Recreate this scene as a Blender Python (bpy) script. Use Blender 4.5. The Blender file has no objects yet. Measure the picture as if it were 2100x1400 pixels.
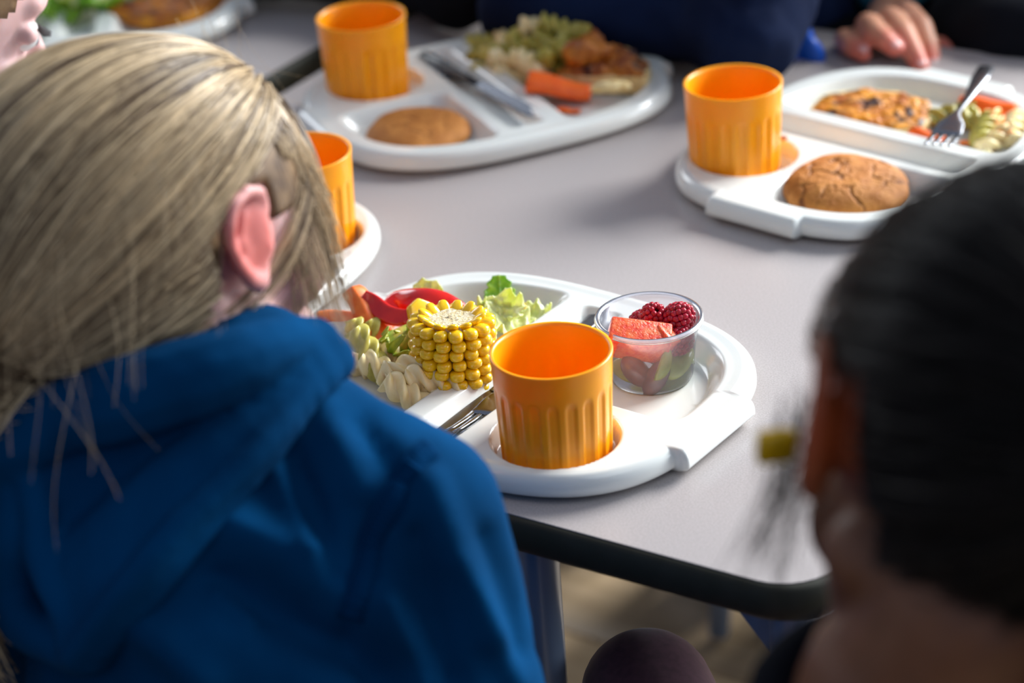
import bpy, bmesh, math, random
import numpy as np
from mathutils import Vector, Matrix, noise as mnoise
random.seed(7); rng = np.random.default_rng(7)
PI = math.pi
scene = bpy.context.scene
COL = scene.collection

# ------------------------------------------------------------------ camera
TZ = 0.70                                   # height of the table top
FPX = 4890.0
PITCH, ROLL, CAMH = math.radians(27.68), math.radians(4.2), 0.7454
fwd = Vector((0, math.cos(PITCH), -math.sin(PITCH)))
r0 = Vector((1, 0, 0)); u0 = r0.cross(fwd)
cr, sr = math.cos(ROLL), math.sin(ROLL)
RT = r0 * cr - u0 * sr
UP = r0 * sr + u0 * cr
CAM = Vector((0, 0, TZ + CAMH))
cd = bpy.data.cameras.new('camera'); cam = bpy.data.objects.new('camera', cd); COL.objects.link(cam)
m = Matrix((RT, UP, -fwd)).transposed().to_4x4(); m.translation = CAM; cam.matrix_world = m
cd.sensor_width = 36.0; cd.lens = FPX / 2100 * 36.0; cd.clip_start = 0.05; cd.clip_end = 60
cd.dof.use_dof = True; cd.dof.focus_distance = 1.50; cd.dof.aperture_fstop = 4.0
scene.camera = cam

def at(px, py, Z):                          # point of the photograph's pixel at depth Z along the view axis
    return CAM + (fwd + RT * ((px - 1050) / FPX) - UP * ((py - 700) / FPX)) * Z
def on(px, py, z=0.0):                      # the same on a level plane, z above the table top
    d = fwd + RT * ((px - 1050) / FPX) - UP * ((py - 700) / FPX)
    return CAM + d * ((TZ + z - CAM.z) / d.z)

# ------------------------------------------------------------------ world, lights, exposure
w = bpy.data.worlds.new('world'); scene.world = w; w.use_nodes = True
w.node_tree.nodes['Background'].inputs[0].default_value = (0.62, 0.74, 1.0, 1)
w.node_tree.nodes['Background'].inputs[1].default_value = 0.34
def area(name, loc, target, sx, sy, power, col):
    l = bpy.data.lights.new(name, 'AREA'); l.shape = 'RECTANGLE'; l.size = sx; l.size_y = sy; l.energy = power; l.color = col
    o = bpy.data.objects.new(name, l); COL.objects.link(o); o.location = loc
    o.rotation_euler = (Vector(target) - Vector(loc)).to_track_quat('-Z', 'Y').to_euler(); return o
area('window_light', (3.4, 3.8, 2.8), (0.1, 1.5, 0.7), 2.6, 1.8, 540, (0.95, 0.98, 1.0))
area('window_light_left', (-2.2, 5.0, 2.6), (0, 1.5, 0.7), 1.6, 1.3, 34, (0.9, 0.95, 1.0))
area('room_light', (0.9, 0.2, 2.75), (0.0, 1.4, 0.7), 1.2, 1.2, 6, (0.8, 0.9, 1.0))
area('window_light_right', (3.3, 1.5, 1.35), (0.3, 1.5, 0.3), 1.5, 1.2, 42, (0.85, 0.92, 1.0))
vs = scene.view_settings; vs.view_transform = 'Standard'; vs.look = 'None'; vs.gamma = 1; vs.exposure = 0.10
vs.use_curve_mapping = False

# ------------------------------------------------------------------ helpers
def lin(c):
    return tuple(((x / 255) / 12.92 if x / 255 <= 0.04045 else ((x / 255 + 0.055) / 1.055) ** 2.4) for x in c[:3]) + (1.0,)
def mat(name, c1, rough=0.5, c2=None, scale=40, detail=3, bump=0.0, bscale=None, metal=0.0, spec=0.5, sss=0.0, sssr=(1, .3, .15),
        coat=0.0, trans=0.0, sheen=0.0, attr=None, lo=0.35, hi=0.65, ior=None, stretch=None):
    mt = bpy.data.materials.new(name); mt.use_nodes = True; nt = mt.node_tree; b = nt.nodes['Principled BSDF']
    b.inputs['Base Color'].default_value = lin(c1); b.inputs['Roughness'].default_value = rough
    b.inputs['Metallic'].default_value = metal; b.inputs['Specular IOR Level'].default_value = spec
    b.inputs['Coat Weight'].default_value = coat; b.inputs['Coat Roughness'].default_value = 0.08
    b.inputs['Transmission Weight'].default_value = trans; b.inputs['Sheen Weight'].default_value = sheen
    if ior: b.inputs['IOR'].default_value = ior
    if sss:
        b.inputs['Subsurface Weight'].default_value = sss; b.inputs['Subsurface Radius'].default_value = sssr; b.inputs['Subsurface Scale'].default_value = 0.006
    tc = nt.nodes.new('ShaderNodeTexCoord'); src = tc.outputs['Object']
    if stretch:
        mp = nt.nodes.new('ShaderNodeMapping'); mp.inputs['Scale'].default_value = stretch; nt.links.new(src, mp.inputs[0]); src = mp.outputs[0]
    if c2 is not None or attr:
        n = nt.nodes.new('ShaderNodeTexNoise'); n.inputs['Scale'].default_value = scale; n.inputs['Detail'].default_value = detail
        nt.links.new(src, n.inputs['Vector'])
        rp = nt.nodes.new('ShaderNodeValToRGB'); rp.color_ramp.elements[0].position = lo; rp.color_ramp.elements[1].position = hi
        rp.color_ramp.elements[0].color = lin(c1); rp.color_ramp.elements[1].color = lin(c2 or c1)
        nt.links.new(n.outputs['Fac'], rp.inputs[0]); out = rp.outputs[0]
        if attr:                                           # mix towards attr colour by the mesh's own colour attribute
            at_ = nt.nodes.new('ShaderNodeAttribute'); at_.attribute_name = 'tint'
            mx = nt.nodes.new('ShaderNodeMix'); mx.data_type = 'RGBA'
            nt.links.new(at_.outputs['Fac'], mx.inputs[0]); nt.links.new(out, mx.inputs[6]); mx.inputs[7].default_value = lin(attr); out = mx.outputs[2]
        nt.links.new(out, b.inputs['Base Color'])
    if bump:
        n2 = nt.nodes.new('ShaderNodeTexNoise'); n2.inputs['Scale'].default_value = bscale or scale; n2.inputs['Detail'].default_value = 4
        nt.links.new(src, n2.inputs['Vector'])
        bp = nt.nodes.new('ShaderNodeBump'); bp.inputs['Strength'].default_value = bump; bp.inputs['Distance'].default_value = 0.002
        nt.links.new(n2.outputs['Fac'], bp.inputs['Height']); nt.links.new(bp.outputs[0], b.inputs['Normal'])
    return mt

M = dict(
    laminate=mat('laminate', (164, 156, 152), 0.36, (182, 174, 172), 900, 2, spec=0.5),
    edge=mat('edge_trim', (44, 45, 36), 0.6, (50, 50, 42), 60, spec=.2),
    steel=mat('painted_steel', (120, 136, 158), 0.32, spec=0.6, metal=0.15),
    tray=mat('tray_melamine', (226, 228, 222), 0.18, spec=0.55, coat=0.25, sss=0.15, sssr=(.6, .6, .5)),
    cup=mat('cup_plastic', (255, 164, 0), 0.32, (255, 158, 0), 30, spec=0.45, sss=0.2, sssr=(1, .45, .03)),
    kernel=mat('corn_kernel', (238, 186, 8), 0.22, (246, 204, 24), 160, coat=0.4, sss=0.3, sssr=(1, .7, .05)),
    cob=mat('cob_core', (200, 176, 122), 0.8, (226, 212, 182), 500, bump=0.8, bscale=500),
    carrot=mat('carrot_flesh', (242, 104, 26), 0.45, (252, 136, 52), 120, bump=0.15, sss=0.15, sssr=(1, .3, .08)),
    cookedcarrot=mat('cooked_carrot', (240, 92, 2), 0.4, (250, 108, 6), 90, sss=0.12, sssr=(1, .3, .05)),
    redpep=mat('red_pepper', (206, 10, 8), 0.2, (222, 30, 12), 80, coat=0.5, sss=0.2),
    pepflesh=mat('pepper_flesh', (232, 70, 20), 0.35, (220, 30, 14), 200, bump=0.3, sss=0.3),
    yellowpep=mat('yellow_pepper', (240, 190, 10), 0.25, (248, 206, 40), 80, coat=0.4, sss=0.3, sssr=(1, .7, .05)),
    lettuce=mat('lettuce_green', (96, 150, 22), 0.4, (160, 196, 60), 160, bump=0.4, sss=0.2, sssr=(.4, 1, .1), stretch=(1, 1, .2)),
    palelettuce=mat('lettuce_pale', (196, 208, 110), 0.35, (226, 232, 170), 120, bump=0.4, sss=0.3, sssr=(.8, 1, .3)),
    rib=mat('lettuce_rib', (128, 158, 40), 0.35, (214, 168, 84), 190, bump=0.2, stretch=(1, .12, 1)),
    darklettuce=mat('lettuce_folded', (110, 140, 18), 0.35, (176, 178, 40), 140, bump=0.4),
    pasta=mat('pasta_cream', (238, 212, 150), 0.35, (246, 228, 180), 120, sss=0.35, sssr=(1, .8, .4)),
    greenpasta=mat('pasta_green', (176, 164, 70), 0.38, (194, 184, 92), 150, sss=0.3, sssr=(1, .9, .3)),
    olivepasta=mat('pasta_olive', (140, 128, 26), 0.4, (178, 164, 66), 60, sss=0.2),
    orangepasta=mat('pasta_orange', (236, 160, 84), 0.4, (242, 186, 110), 60, sss=0.3),
    cookie=mat('cookie_crust', (178, 108, 38), 0.7, (200, 130, 54), 90, 6, bump=0.5, bscale=350, attr=(96, 44, 8)),
    filling=mat('baked_filling', (126, 54, 4), 0.6, (194, 116, 12), 60, 6, bump=0.8, bscale=150, attr=(58, 20, 6)),
    filling2=mat('baked_filling_golden', (168, 86, 6), 0.55, (224, 146, 18), 70, 6, bump=0.8, bscale=170, attr=(52, 18, 8)),
    crust=mat('pastry', (224, 190, 120), 0.6, (238, 216, 160), 120, bump=0.4),
    metal=mat('cutlery_steel', (150, 152, 158), 0.26, metal=1.0),
    melon=mat('melon_flesh', (228, 56, 26), 0.4, (248, 122, 66), 240, 4, bump=0.5, bscale=500, sss=0.35, coat=.2),
    rasp=mat('raspberry', (150, 8, 30), 0.35, (190, 24, 56), 300, sss=0.3, bump=0.2),
    ggrape=mat('green_grape', (150, 160, 52), 0.15, (184, 188, 88), 90, sss=0.4, sssr=(.7, 1, .2), coat=.4),
    pgrape=mat('purple_grape', (98, 44, 60), 0.2, (136, 92, 88), 70, sss=0.3, coat=.4),
    grapeflesh=mat('grape_flesh', (176, 176, 84), 0.15, (202, 196, 130), 160, sss=0.4, coat=.5),
    skin=mat('skin_pale', (218, 176, 170), 0.5, (224, 184, 180), 60, sss=0.25, attr=(208, 74, 60)),
    skinhand=mat('skin_hand', (214, 150, 118), 0.45, (220, 160, 128), 60, sss=0.2, attr=(216, 96, 84)),
    skindark=mat('skin_brown', (112, 68, 42), 0.5, (122, 76, 48), 60, sss=0.2, attr=(170, 70, 24)),
    navyblue=mat('sweatshirt_blue', (0, 48, 84), 0.95, (0, 62, 106), 9, 3, bump=0.35, bscale=900, sheen=0.0, spec=0.04),
    seam=mat('seam_thread', (0, 46, 84), 0.95, spec=.03),
    navy=mat('jumper_navy', (10, 18, 40), 0.9, (16, 30, 60), 10, bump=0.3, bscale=700, spec=.1),
    black=mat('jumper_black', (10, 11, 16), 0.9, (15, 17, 24), 12, bump=0.3, bscale=700, spec=.1),
    teal=mat('collar_teal', (16, 98, 118), 0.8, (10, 80, 100), 30),
    bluebag=mat('blue_nylon', (4, 74, 176), 0.4, (10, 90, 200), 20, spec=.4),
    tights=mat('tights', (72, 42, 50), 0.75, (84, 50, 60), 200, spec=.2, sheen=.2),
    nail=mat('nail', (238, 180, 172), 0.2, coat=.5),
    lash=mat('lash', (40, 28, 26), .6), eye=mat('eye_white', (235, 232, 228), .15), iris=mat('iris', (70, 90, 110), .15),
    lip=mat('lip', (196, 96, 92), .4),
    reflhandle=mat('handle_dark_reflection', (26, 26, 30), .3, spec=.5), yellow=mat('clip_yellow', (236, 186, 6), .35), stool=mat('stool_grey', (190, 192, 196), .5),  # far knife's handle: reflection of dark clothing put into the colour
    elastic=mat('elastic', (20, 20, 40), .8),
    wall=mat('wall_paint', (150, 150, 146), .8), ceil=mat('ceiling_paint', (200, 200, 198), .9),
    frame=mat('window_frame', (220, 222, 224), .4), tablebase=mat('underside', (90, 80, 70), .7),
)
def strands_mat(name, c1, c2, rough=.35):
    mt = bpy.data.materials.new(name); mt.use_nodes = True; nt = mt.node_tree; b = nt.nodes['Principled BSDF']
    hi = nt.nodes.new('ShaderNodeAttribute'); hi.attribute_name = 'tone'; rp = nt.nodes.new('ShaderNodeValToRGB')
    rp.color_ramp.elements[0].color = lin(c1); rp.color_ramp.elements[1].color = lin(c2)
    nt.links.new(hi.outputs['Fac'], rp.inputs[0]); nt.links.new(rp.outputs[0], b.inputs['Base Color'])
    b.inputs['Roughness'].default_value = rough; b.inputs['Specular IOR Level'].default_value = .22 if name == 'hair_dark' else .45
    return mt
M['blond'] = strands_mat('hair_blond', (72, 48, 27), (238, 210, 166))
M['blondcap'] = mat('hair_blond_under', (80, 58, 38), 0.5, (124, 98, 68), 60, spec=.4)
M['darkhair'] = strands_mat('hair_dark', (10, 8, 7), (30, 23, 18))
M['darkcap'] = mat('hair_dark_under', (10, 8, 7), 0.6, (18, 14, 12), 60, spec=.15)
M['brownhair'] = mat('hair_brown', (50, 36, 26), 0.5, (74, 54, 38), 120)
def clear_mat(milk=.20):
    mt = bpy.data.materials.new('clear_plastic'); mt.use_nodes = True; nt = mt.node_tree
    for n in list(nt.nodes): nt.nodes.remove(n)
    o = nt.nodes.new('ShaderNodeOutputMaterial'); tr = nt.nodes.new('ShaderNodeBsdfTransparent'); tr.inputs[0].default_value = (.97, .97, .99, 1)
    df = nt.nodes.new('ShaderNodeBsdfTranslucent'); df.inputs[0].default_value = (.9, .92, .97, 1)
    d2 = nt.nodes.new('ShaderNodeBsdfDiffuse'); d2.inputs[0].default_value = (.9, .92, .97, 1)
    gl = nt.nodes.new('ShaderNodeBsdfGlossy'); gl.inputs['Roughness'].default_value = .22
    lw = nt.nodes.new('ShaderNodeLayerWeight'); lw.inputs[0].default_value = .25
    m0 = nt.nodes.new('ShaderNodeMixShader'); m0.inputs[0].default_value = .5
    m1 = nt.nodes.new('ShaderNodeMixShader'); m1.inputs[0].default_value = milk
    m2 = nt.nodes.new('ShaderNodeMixShader')
    L = nt.links.new
    L(df.outputs[0], m0.inputs[1]); L(d2.outputs[0], m0.inputs[2]); L(tr.outputs[0], m1.inputs[1]); L(m0.outputs[0], m1.inputs[2])
    L(lw.outputs['Fresnel'], m2.inputs[0]); L(m1.outputs[0], m2.inputs[1]); L(gl.outputs[0], m2.inputs[2]); L(m2.outputs[0], o.inputs[0])
    return mt
M['clear'] = clear_mat(); M['clearrim'] = clear_mat(.5)

def link(name, data, parent=None):
    o = bpy.data.objects.new(name, data); COL.objects.link(o)
    if parent is not None: o.parent = parent
    return o
def tag(o, label=None, cat=None, group=None, kind=None):
    if label: o['label'] = label
    if cat: o['category'] = cat
    if group: o['group'] = group
    if kind: o['kind'] = kind
    return o
def empty(name, loc=(0, 0, 0), rz=0.0, label=None, cat=None, group=None):
    o = bpy.data.objects.new(name, None); COL.objects.link(o); o.location = loc; o.rotation_euler = (0, 0, rz); o.empty_display_size = .02
    return tag(o, label, cat, group)
def copy_tree(o, parent=None):
    c = o.copy(); COL.objects.link(c)
    if parent is not None: c.parent = parent
    for ch in list(o.children): copy_tree(ch, c)
    return c

class MB:
    def __init__(s): s.v = []; s.f = []
    def add(s, vs, fs, mtx=None):
        n = len(s.v)
        for p in vs:
            p = Vector(p); s.v.append(mtx @ p if mtx is not None else p)
        s.f += [tuple(i + n for i in f) for f in fs]; return s
    def grid(s, rows, cyc=False, cap=True, mtx=None, cycr=False):
        nr, nc = len(rows), len(rows[0]); vs = [p for r in rows for p in r]; fs = []
        for i in range(nr if cycr else nr - 1):
            for j in range(nc if cyc else nc - 1):
                a = i * nc + j; b = i * nc + (j + 1) % nc; i2 = (i + 1) % nr; c = i2 * nc + (j + 1) % nc; d = i2 * nc + j
                fs.append((a, b, c, d))
        if cap and cyc and not cycr: fs.append(tuple(range(nc))[::-1]); fs.append(tuple((nr - 1) * nc + k for k in range(nc)))
        return s.add(vs, fs, mtx)
    def box(s, c, size, mtx=None):
        cx, cy, cz = c; x, y, z = [k / 2 for k in size]
        vs = [(cx + i * x, cy + j * y, cz + k * z) for k in (-1, 1) for j in (-1, 1) for i in (-1, 1)]
        return s.add(vs, [(0, 2, 3, 1), (4, 5, 7, 6), (0, 1, 5, 4), (2, 6, 7, 3), (0, 4, 6, 2), (1, 3, 7, 5)], mtx)
    def lathe(s, prof, n=48, mtx=None, cap=True):
        return s.grid([[(r * math.cos(2 * PI * k / n), r * math.sin(2 * PI * k / n), z) for k in range(n)] for r, z in prof], cyc=True, cap=cap, mtx=mtx)
    def tube(s, pts, rad, n=10, cap=True, flat=1.0, up=None):
        pts = [Vector(p) for p in pts]; rows = []
        if not hasattr(rad, '__len__'): rad = [rad] * len(pts)
        ref = Vector(up) if up else Vector((0, 0, 1)); prev = None
        for i, p in enumerate(pts):
            t = (pts[min(i + 1, len(pts) - 1)] - pts[max(i - 1, 0)]).normalized()
            if prev is None:
                if abs(t.dot(ref)) > .98: ref = Vector((1, 0, 0))
                a = (ref - t * ref.dot(t)).normalized()
            else: a = (prev - t * prev.dot(t)).normalized()
            prev = a; b = t.cross(a)
            rows.append([p + (a * math.cos(2 * PI * k / n) * flat + b * math.sin(2 * PI * k / n)) * rad[i] for k in range(n)])
        return s.grid(rows, cyc=True, cap=cap)
    def ell(s, c, rad, n=16, mtx=None):
        c = Vector(c); rows = []
        for i in range(n // 2 + 1):
            t = max(1e-3, min(PI - 1e-3, PI * i / (n // 2)))
            rows.append([c + Vector((rad[0] * math.sin(t) * math.cos(2 * PI * k / n), rad[1] * math.sin(t) * math.sin(2 * PI * k / n), rad[2] * math.cos(t))) for k in range(n)])
        return s.grid(rows[::-1], cyc=True, mtx=mtx)
    def cap(s, p0, p1, ra, rb, n=16):
        p0, p1 = Vector(p0), Vector(p1); d = p1 - p0; L = d.length; t = d.normalized() if L > 1e-6 else Vector((0, 0, 1))
        q = t.to_track_quat('Z', 'Y').to_matrix(); rows = []
        for i in range(6): a = PI / 2 * (1 - i / 5.0) ; rows.append((max(1e-4, ra * math.cos(a)), -ra * math.sin(a)))
        for i in range(6): a = PI / 2 * (i / 5.0); rows.append((max(1e-4, rb * math.cos(a)), L + rb * math.sin(a)))
        mt = q.to_4x4(); mt.translation = p0
        return s.lathe(rows, n, mt)
    def mesh(s, name, m, smooth=True, auto=None):
        me = bpy.data.meshes.new(name); me.from_pydata([tuple(p) for p in s.v], [], s.f); me.update()
        for mm in (m if isinstance(m, (list, tuple)) else [m]): me.materials.append(mm)
        if smooth: me.polygons.foreach_set('use_smooth', [True] * len(me.polygons))
        if auto: me.set_sharp_from_angle(angle=math.radians(auto))
        return me
    def build(s, name, m, parent=None, smooth=True, auto=None): return link(name, s.mesh(name, m, smooth, auto), parent)

def bevel(o, wd, seg=2, ang=30):
    bm = bmesh.new(); bm.from_mesh(o.data)
    es = [e for e in bm.edges if len(e.link_faces) == 2 and e.calc_face_angle(0) > math.radians(ang)]
    bmesh.ops.bevel(bm, geom=es, offset=wd, segments=seg, affect='EDGES', profile=.5); bm.to_mesh(o.data); bm.free()
    o.data.polygons.foreach_set('use_smooth', [True] * len(o.data.polygons)); return o

def fuse(name, mb, voxel, smooth, m, parent=None, disp=None, tint=None, cut=None, sfac=.5):
    """voxel union of the collected solids, smoothed into one continuous skin"""
    me = mb.mesh(name, m); o = bpy.data.objects.new(name + '_tmp', me); COL.objects.link(o)
    r = o.modifiers.new('r', 'REMESH'); r.mode = 'VOXEL'; r.voxel_size = voxel; r.use_smooth_shade = True
    if smooth:
        sm = o.modifiers.new('s', 'SMOOTH'); sm.factor = sfac; sm.iterations = smooth
    dg = bpy.context.evaluated_depsgraph_get(); nm = bpy.data.meshes.new_from_object(o.evaluated_get(dg))
    bpy.data.objects.remove(o); nm.name = name
    if not nm.materials:
        for mm in (m if isinstance(m, (list, tuple)) else [m]): nm.materials.append(mm)
    n = len(nm.vertices)
    if disp or tint:
        co = np.empty(n * 3); nm.vertices.foreach_get('co', co); co = co.reshape(-1, 3)
        no = np.empty(n * 3); nm.vertices.foreach_get('normal', no); no = no.reshape(-1, 3)
        if tint:
            a = nm.attributes.new('tint', 'FLOAT', 'POINT'); a.data.foreach_set('value', tint(co).astype(np.float32))
        if disp:
            co = co + no * disp(co)[:, None]; nm.vertices.foreach_set('co', co.ravel())
    nm.polygons.foreach_set('use_smooth', [True] * len(nm.polygons)); nm.update()
    return link(name, nm, parent)
def vnoise(co, sc, seed=0.0):
    return np.array([mnoise.noise(Vector((p[0] * sc + seed, p[1] * sc, p[2] * sc))) for p in co])

# ------------------------------------------------------------------ room
NX, NY = 0.5522, 0.8337            # across the tables, away from the near children
EX, EY = 0.8337, -0.5522           # along the tables
def tp(e, n, z): return Vector((EX * e + NX * n, EY * e + NY * n, z))
ROOMROT = math.atan2(EY, EX)
fl = MB().box((0, 0, -0.03), (9, 9, 0.04)).build('floor', M['tablebase'], smooth=False); fl.location = (0, 2.2, 0); fl.rotation_euler.z = ROOMROT
tag(fl, 'brown wood-look floor under the canteen tables', None, kind='structure')
plm = [mat('floor_plank_%d' % k, c, 0.45, d, 30, 5, stretch=(.15, 2.2, 1)) for k, (c, d) in enumerate([((166, 138, 106), (190, 162, 128)), ((156, 130, 100), (182, 154, 122)), ((172, 146, 112), (194, 168, 134))])]
pms = []
for k in range(3):
    p = MB().box((0, 0, 0), (1.196, .146, .012)).build('floor_board', plm[k], fl, smooth=False); bevel(p, .0012, 1); pms.append(p.data); bpy.data.objects.remove(p)
for j in range(-14, 21):
    for i in range(-3, 5):
        o = link('plank', pms[(i * 5 + j * 7) % 3], fl); o.location = (i * 1.2 + (j % 3) * .4 - .6, j * .15, -0.004)
wb = MB().box((0, 0, 1.4), (9, .1, 2.8)).build('wall_back', M['wall'], smooth=False); wb.location = (0, 6.6, 0); tag(wb, 'plain painted wall beyond the tables', None, kind='structure')
def window_unit(name, cx, cz, wx, wz):
    b = MB()
    for sx in (-1, 0, 1): b.box((cx + sx * wx / 2, 6.53, cz), (.06, .05, wz))
    for sz in (-1, 1): b.box((cx, 6.53, cz + sz * wz / 2), (wx + .06, .05, .06))
    o = b.build(name, M['frame'], smooth=False); tag(o, 'white window frame on the back wall', None, kind='structure'); return o
window_unit('window_1', 2.7, 1.7, 2.2, 1.4); window_unit('window_2', -2.2, 1.7, 1.6, 1.2)

# ------------------------------------------------------------------ tables
def rrect(e0, e1, n0, n1, r, seg=8):
    pts = []
    for (cx, cy, a) in ((e1 - r, n1 - r, 0), (e0 + r, n1 - r, 90), (e0 + r, n0 + r, 180), (e1 - r, n0 + r, 270)):
        for k in range(seg + 1):
            t = math.radians(a + 90 * k / seg); pts.append((cx + r * math.cos(t), cy + r * math.sin(t)))
    return pts
def table(e0, e1, n0, n1, label, legs):
    t = empty('canteen_table', (0, 0, 0), 0, label, 'table')
    t.location = tp((e0 + e1) / 2, (n0 + n1) / 2, 0); t.rotation_euler.z = ROOMROT
    hx, hy = (e1 - e0) / 2, (n1 - n0) / 2; T = .024
    top = MB(); o1 = rrect(-hx + .003, hx - .003, -hy + .003, hy - .003, .035)
    top.grid([[(x, y, TZ - .012) for x, y in o1], [(x, y, TZ) for x, y in o1]], cyc=True, cap=True); top.build('tabletop', M['laminate'], t, smooth=False)
    ed = MB(); prof = [(-.004, -.0006), (-.0005, -.0008), (.0015, -.003), (.0028, -.008), (.003, -.013), (.002, -.019), (-.001, -.0235), (-.012, -.024)]
    rows = []
    for d, z in prof:
        rows.append([(x, y, TZ + z) for x, y in rrect(-hx - d, hx + d, -hy - d, hy + d, .036 + d)])
    ed.grid(rows, cyc=True, cap=False); ed.build('edge_band', M['edge'], t)
    un = MB(); o2 = rrect(-hx + .01, hx - .01, -hy + .01, hy - .01, .03)
    un.grid([[(x, y, TZ - .0235) for x, y in o2], [(x, y, TZ - .0125) for x, y in o2]], cyc=True, cap=True); un.build('underside', M['tablebase'], t, smooth=False)
    for (le, ln) in legs:
        g = MB(); g.lathe([(.0155, 0.0), (.0155, .012), (.0135, .014), (.0135, TZ - .024)], 24); o = g.build('leg', M['steel'], t, auto=40)
        o.location = (le - (e0 + e1) / 2, ln - (n0 + n1) / 2, 0)
    f = MB(); z = TZ - .038
    for ln in sorted(set(l[1] for l in legs)):
        f.box((0, ln - (n0 + n1) / 2, z), (max(l[0] for l in legs) - min(l[0] for l in legs), .016, .026))
    for le in sorted(set(l[0] for l in legs)):
        f.box((le - (e0 + e1) / 2, 0, z), (.016, max(l[1] for l in legs) - min(l[1] for l in legs), .026))
    f.build('under_frame', M['steel'], t, smooth=False)
    for (le, ln) in legs:
        g = MB(); sx = 1 if le < (e0 + e1) / 2 else -1
        x0, y0 = le - (e0 + e1) / 2, ln - (n0 + n1) / 2
        g.add([(x0, y0 - .002, z), (x0 + sx * .035, y0 - .002, z), (x0, y0 - .002, z - .04), (x0, y0 + .002, z), (x0 + sx * .035, y0 + .002, z), (x0, y0 + .002, z - .04)],
              [(0, 1, 2), (3, 5, 4), (0, 3, 4, 1), (1, 4, 5, 2), (2, 5, 3, 0)]); g.build('gusset', M['steel'], t, smooth=False)
    return t
LE = .0057 * EX + 1.2197 * EY
table(-1.205, -.472, .995, 1.80, 'grey laminate canteen table with dark edge under four white trays', [(LE, 1.02), (-.498, 1.02), (LE, 1.75), (-.498, 1.75)])
table(-2.02, -1.238, .995, 1.80, 'second grey canteen table beyond the gap, under the salad tray at top left', [(-1.29, 1.03), (-1.95, 1.03), (-1.29, 1.75), (-1.95, 1.75)])

# ------------------------------------------------------------------ trays
A_, B_, N_ = .148, .1205, 2.9
def tray_mesh():
    nt, ns = 540, 120
    def R(th):
        c, s = math.cos(th), math.sin(th)
        r = 1 / ((abs(c) / A_) ** N_ + (abs(s) / B_) ** N_) ** (1 / N_)
        v = abs(r * s)
        if abs(c) > .5 and v < .0415:
            r2 = .1545 / abs(c)
            v2 = r2 * abs(s); e = .0390
            if v2 < e: r = r2
            elif v2 < e + .003:
                k = (v2 - e) / .003; r = r2 * (1 - k) + r * k
        return r
    th = [2 * PI * k / nt for k in range(nt)]; Rs = np.array([R(t) for t in th])
    # s samples: denser near the rim
    ss = np.concatenate([np.linspace(0.002, .93, ns), np.linspace(.935, 1.0, 26)])
    S, T = np.meshgrid(ss, np.array(th), indexing='ij')
    Rr = np.broadcast_to(Rs, S.shape); U = S * Rr * np.cos(T); V = S * Rr * np.sin(T)
    def dout(a, b): 
        rho = ((np.abs(U) / a) ** N_ + (np.abs(V) / b) ** N_) ** (1 / N_) + 1e-9
        return (rho - 1) * np.hypot(U, V) / rho
    def smax(a, b, k): h = np.clip(.5 + .5 * (a - b) / k, 0, 1); return b * (1 - h) + a * h + k * h * (1 - h)
    def dep(sd, wd, d): t = np.clip(-sd / wd, 0, 1); return d * t * t * (3 - 2 * t)
    H = .0175
    do = dout(.131, .1035)
    main = smax(do, .0255 - U, .012)
    chan = smax(smax(np.abs(U + .005) - .0175, do, .010), -V - .094, .008)
    des = smax(smax(do, U + .030, .014), V - .014, .016)
    well = np.hypot(U + .0733, V - .0610) - .0405
    Z = np.full(S.shape, H) - dep(main, .014, .0125) - dep(chan, .010, .0115) - dep(des, .014, .0125) - dep(well, .0035, .0125)
    d_edge = (1 - S) * Rr; t = np.clip(1 - d_edge / .0065, 0, 1)
    Z -= .009 * (1 - np.sqrt(np.clip(1 - t * t, 0, 1)))
    Z += .0007 * np.clip(1 - np.abs(d_edge - .009) / .006, 0, 1)
    mb = MB(); rows = [[(U[i, j], V[i, j], Z[i, j]) for j in range(nt)] for i in range(len(ss))]
    # skirt and underside
    for sc, z in ((1.0, .0062), (.992, .0045), (.975, .0030), (.95, .0012), (.93, .0002), (.5, .0), (.01, .0)):
        rows.append([(Rs[j] * sc * math.cos(th[j]), Rs[j] * sc * math.sin(th[j]), z) for j in range(nt)])
    mb.grid(rows, cyc=True, cap=True)
    return mb.mesh('tray', M['tray'])
TRAYM = tray_mesh()
TR = {1: (.0023, 1.3530, 141.8), 2: (-.0062, 1.8420, 23.0), 3: (.2812, 1.6759, 47.4), 4: (-.2325, 1.545, 239.0), 5: (-.3708, 2.130, 3.0)}
tl = {1: 'white compartment tray nearest the camera, with corn cob and fruit pot', 2: 'white compartment tray at the far side with carrot piece and plain biscuit',
      3: 'white compartment tray at the right with cracked biscuit and fork', 4: 'white compartment tray mostly hidden behind the blond head',
      5: 'white compartment tray at top left with lettuce and flan, cropped by the frame'}
for k, (x, y, a) in TR.items():
    o = link('compartment_tray', TRAYM); o.location = (x, y, TZ + .0005); o.rotation_euler.z = math.radians(a); tag(o, tl[k], 'tray', 'white school dinner trays')
def tloc(k, u, v, z=0.0):
    x, y, a = TR[k]; a = math.radians(a); return Vector((x + math.cos(a) * u - math.sin(a) * v, y + math.sin(a) * u + math.cos(a) * v, TZ + z))
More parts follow.
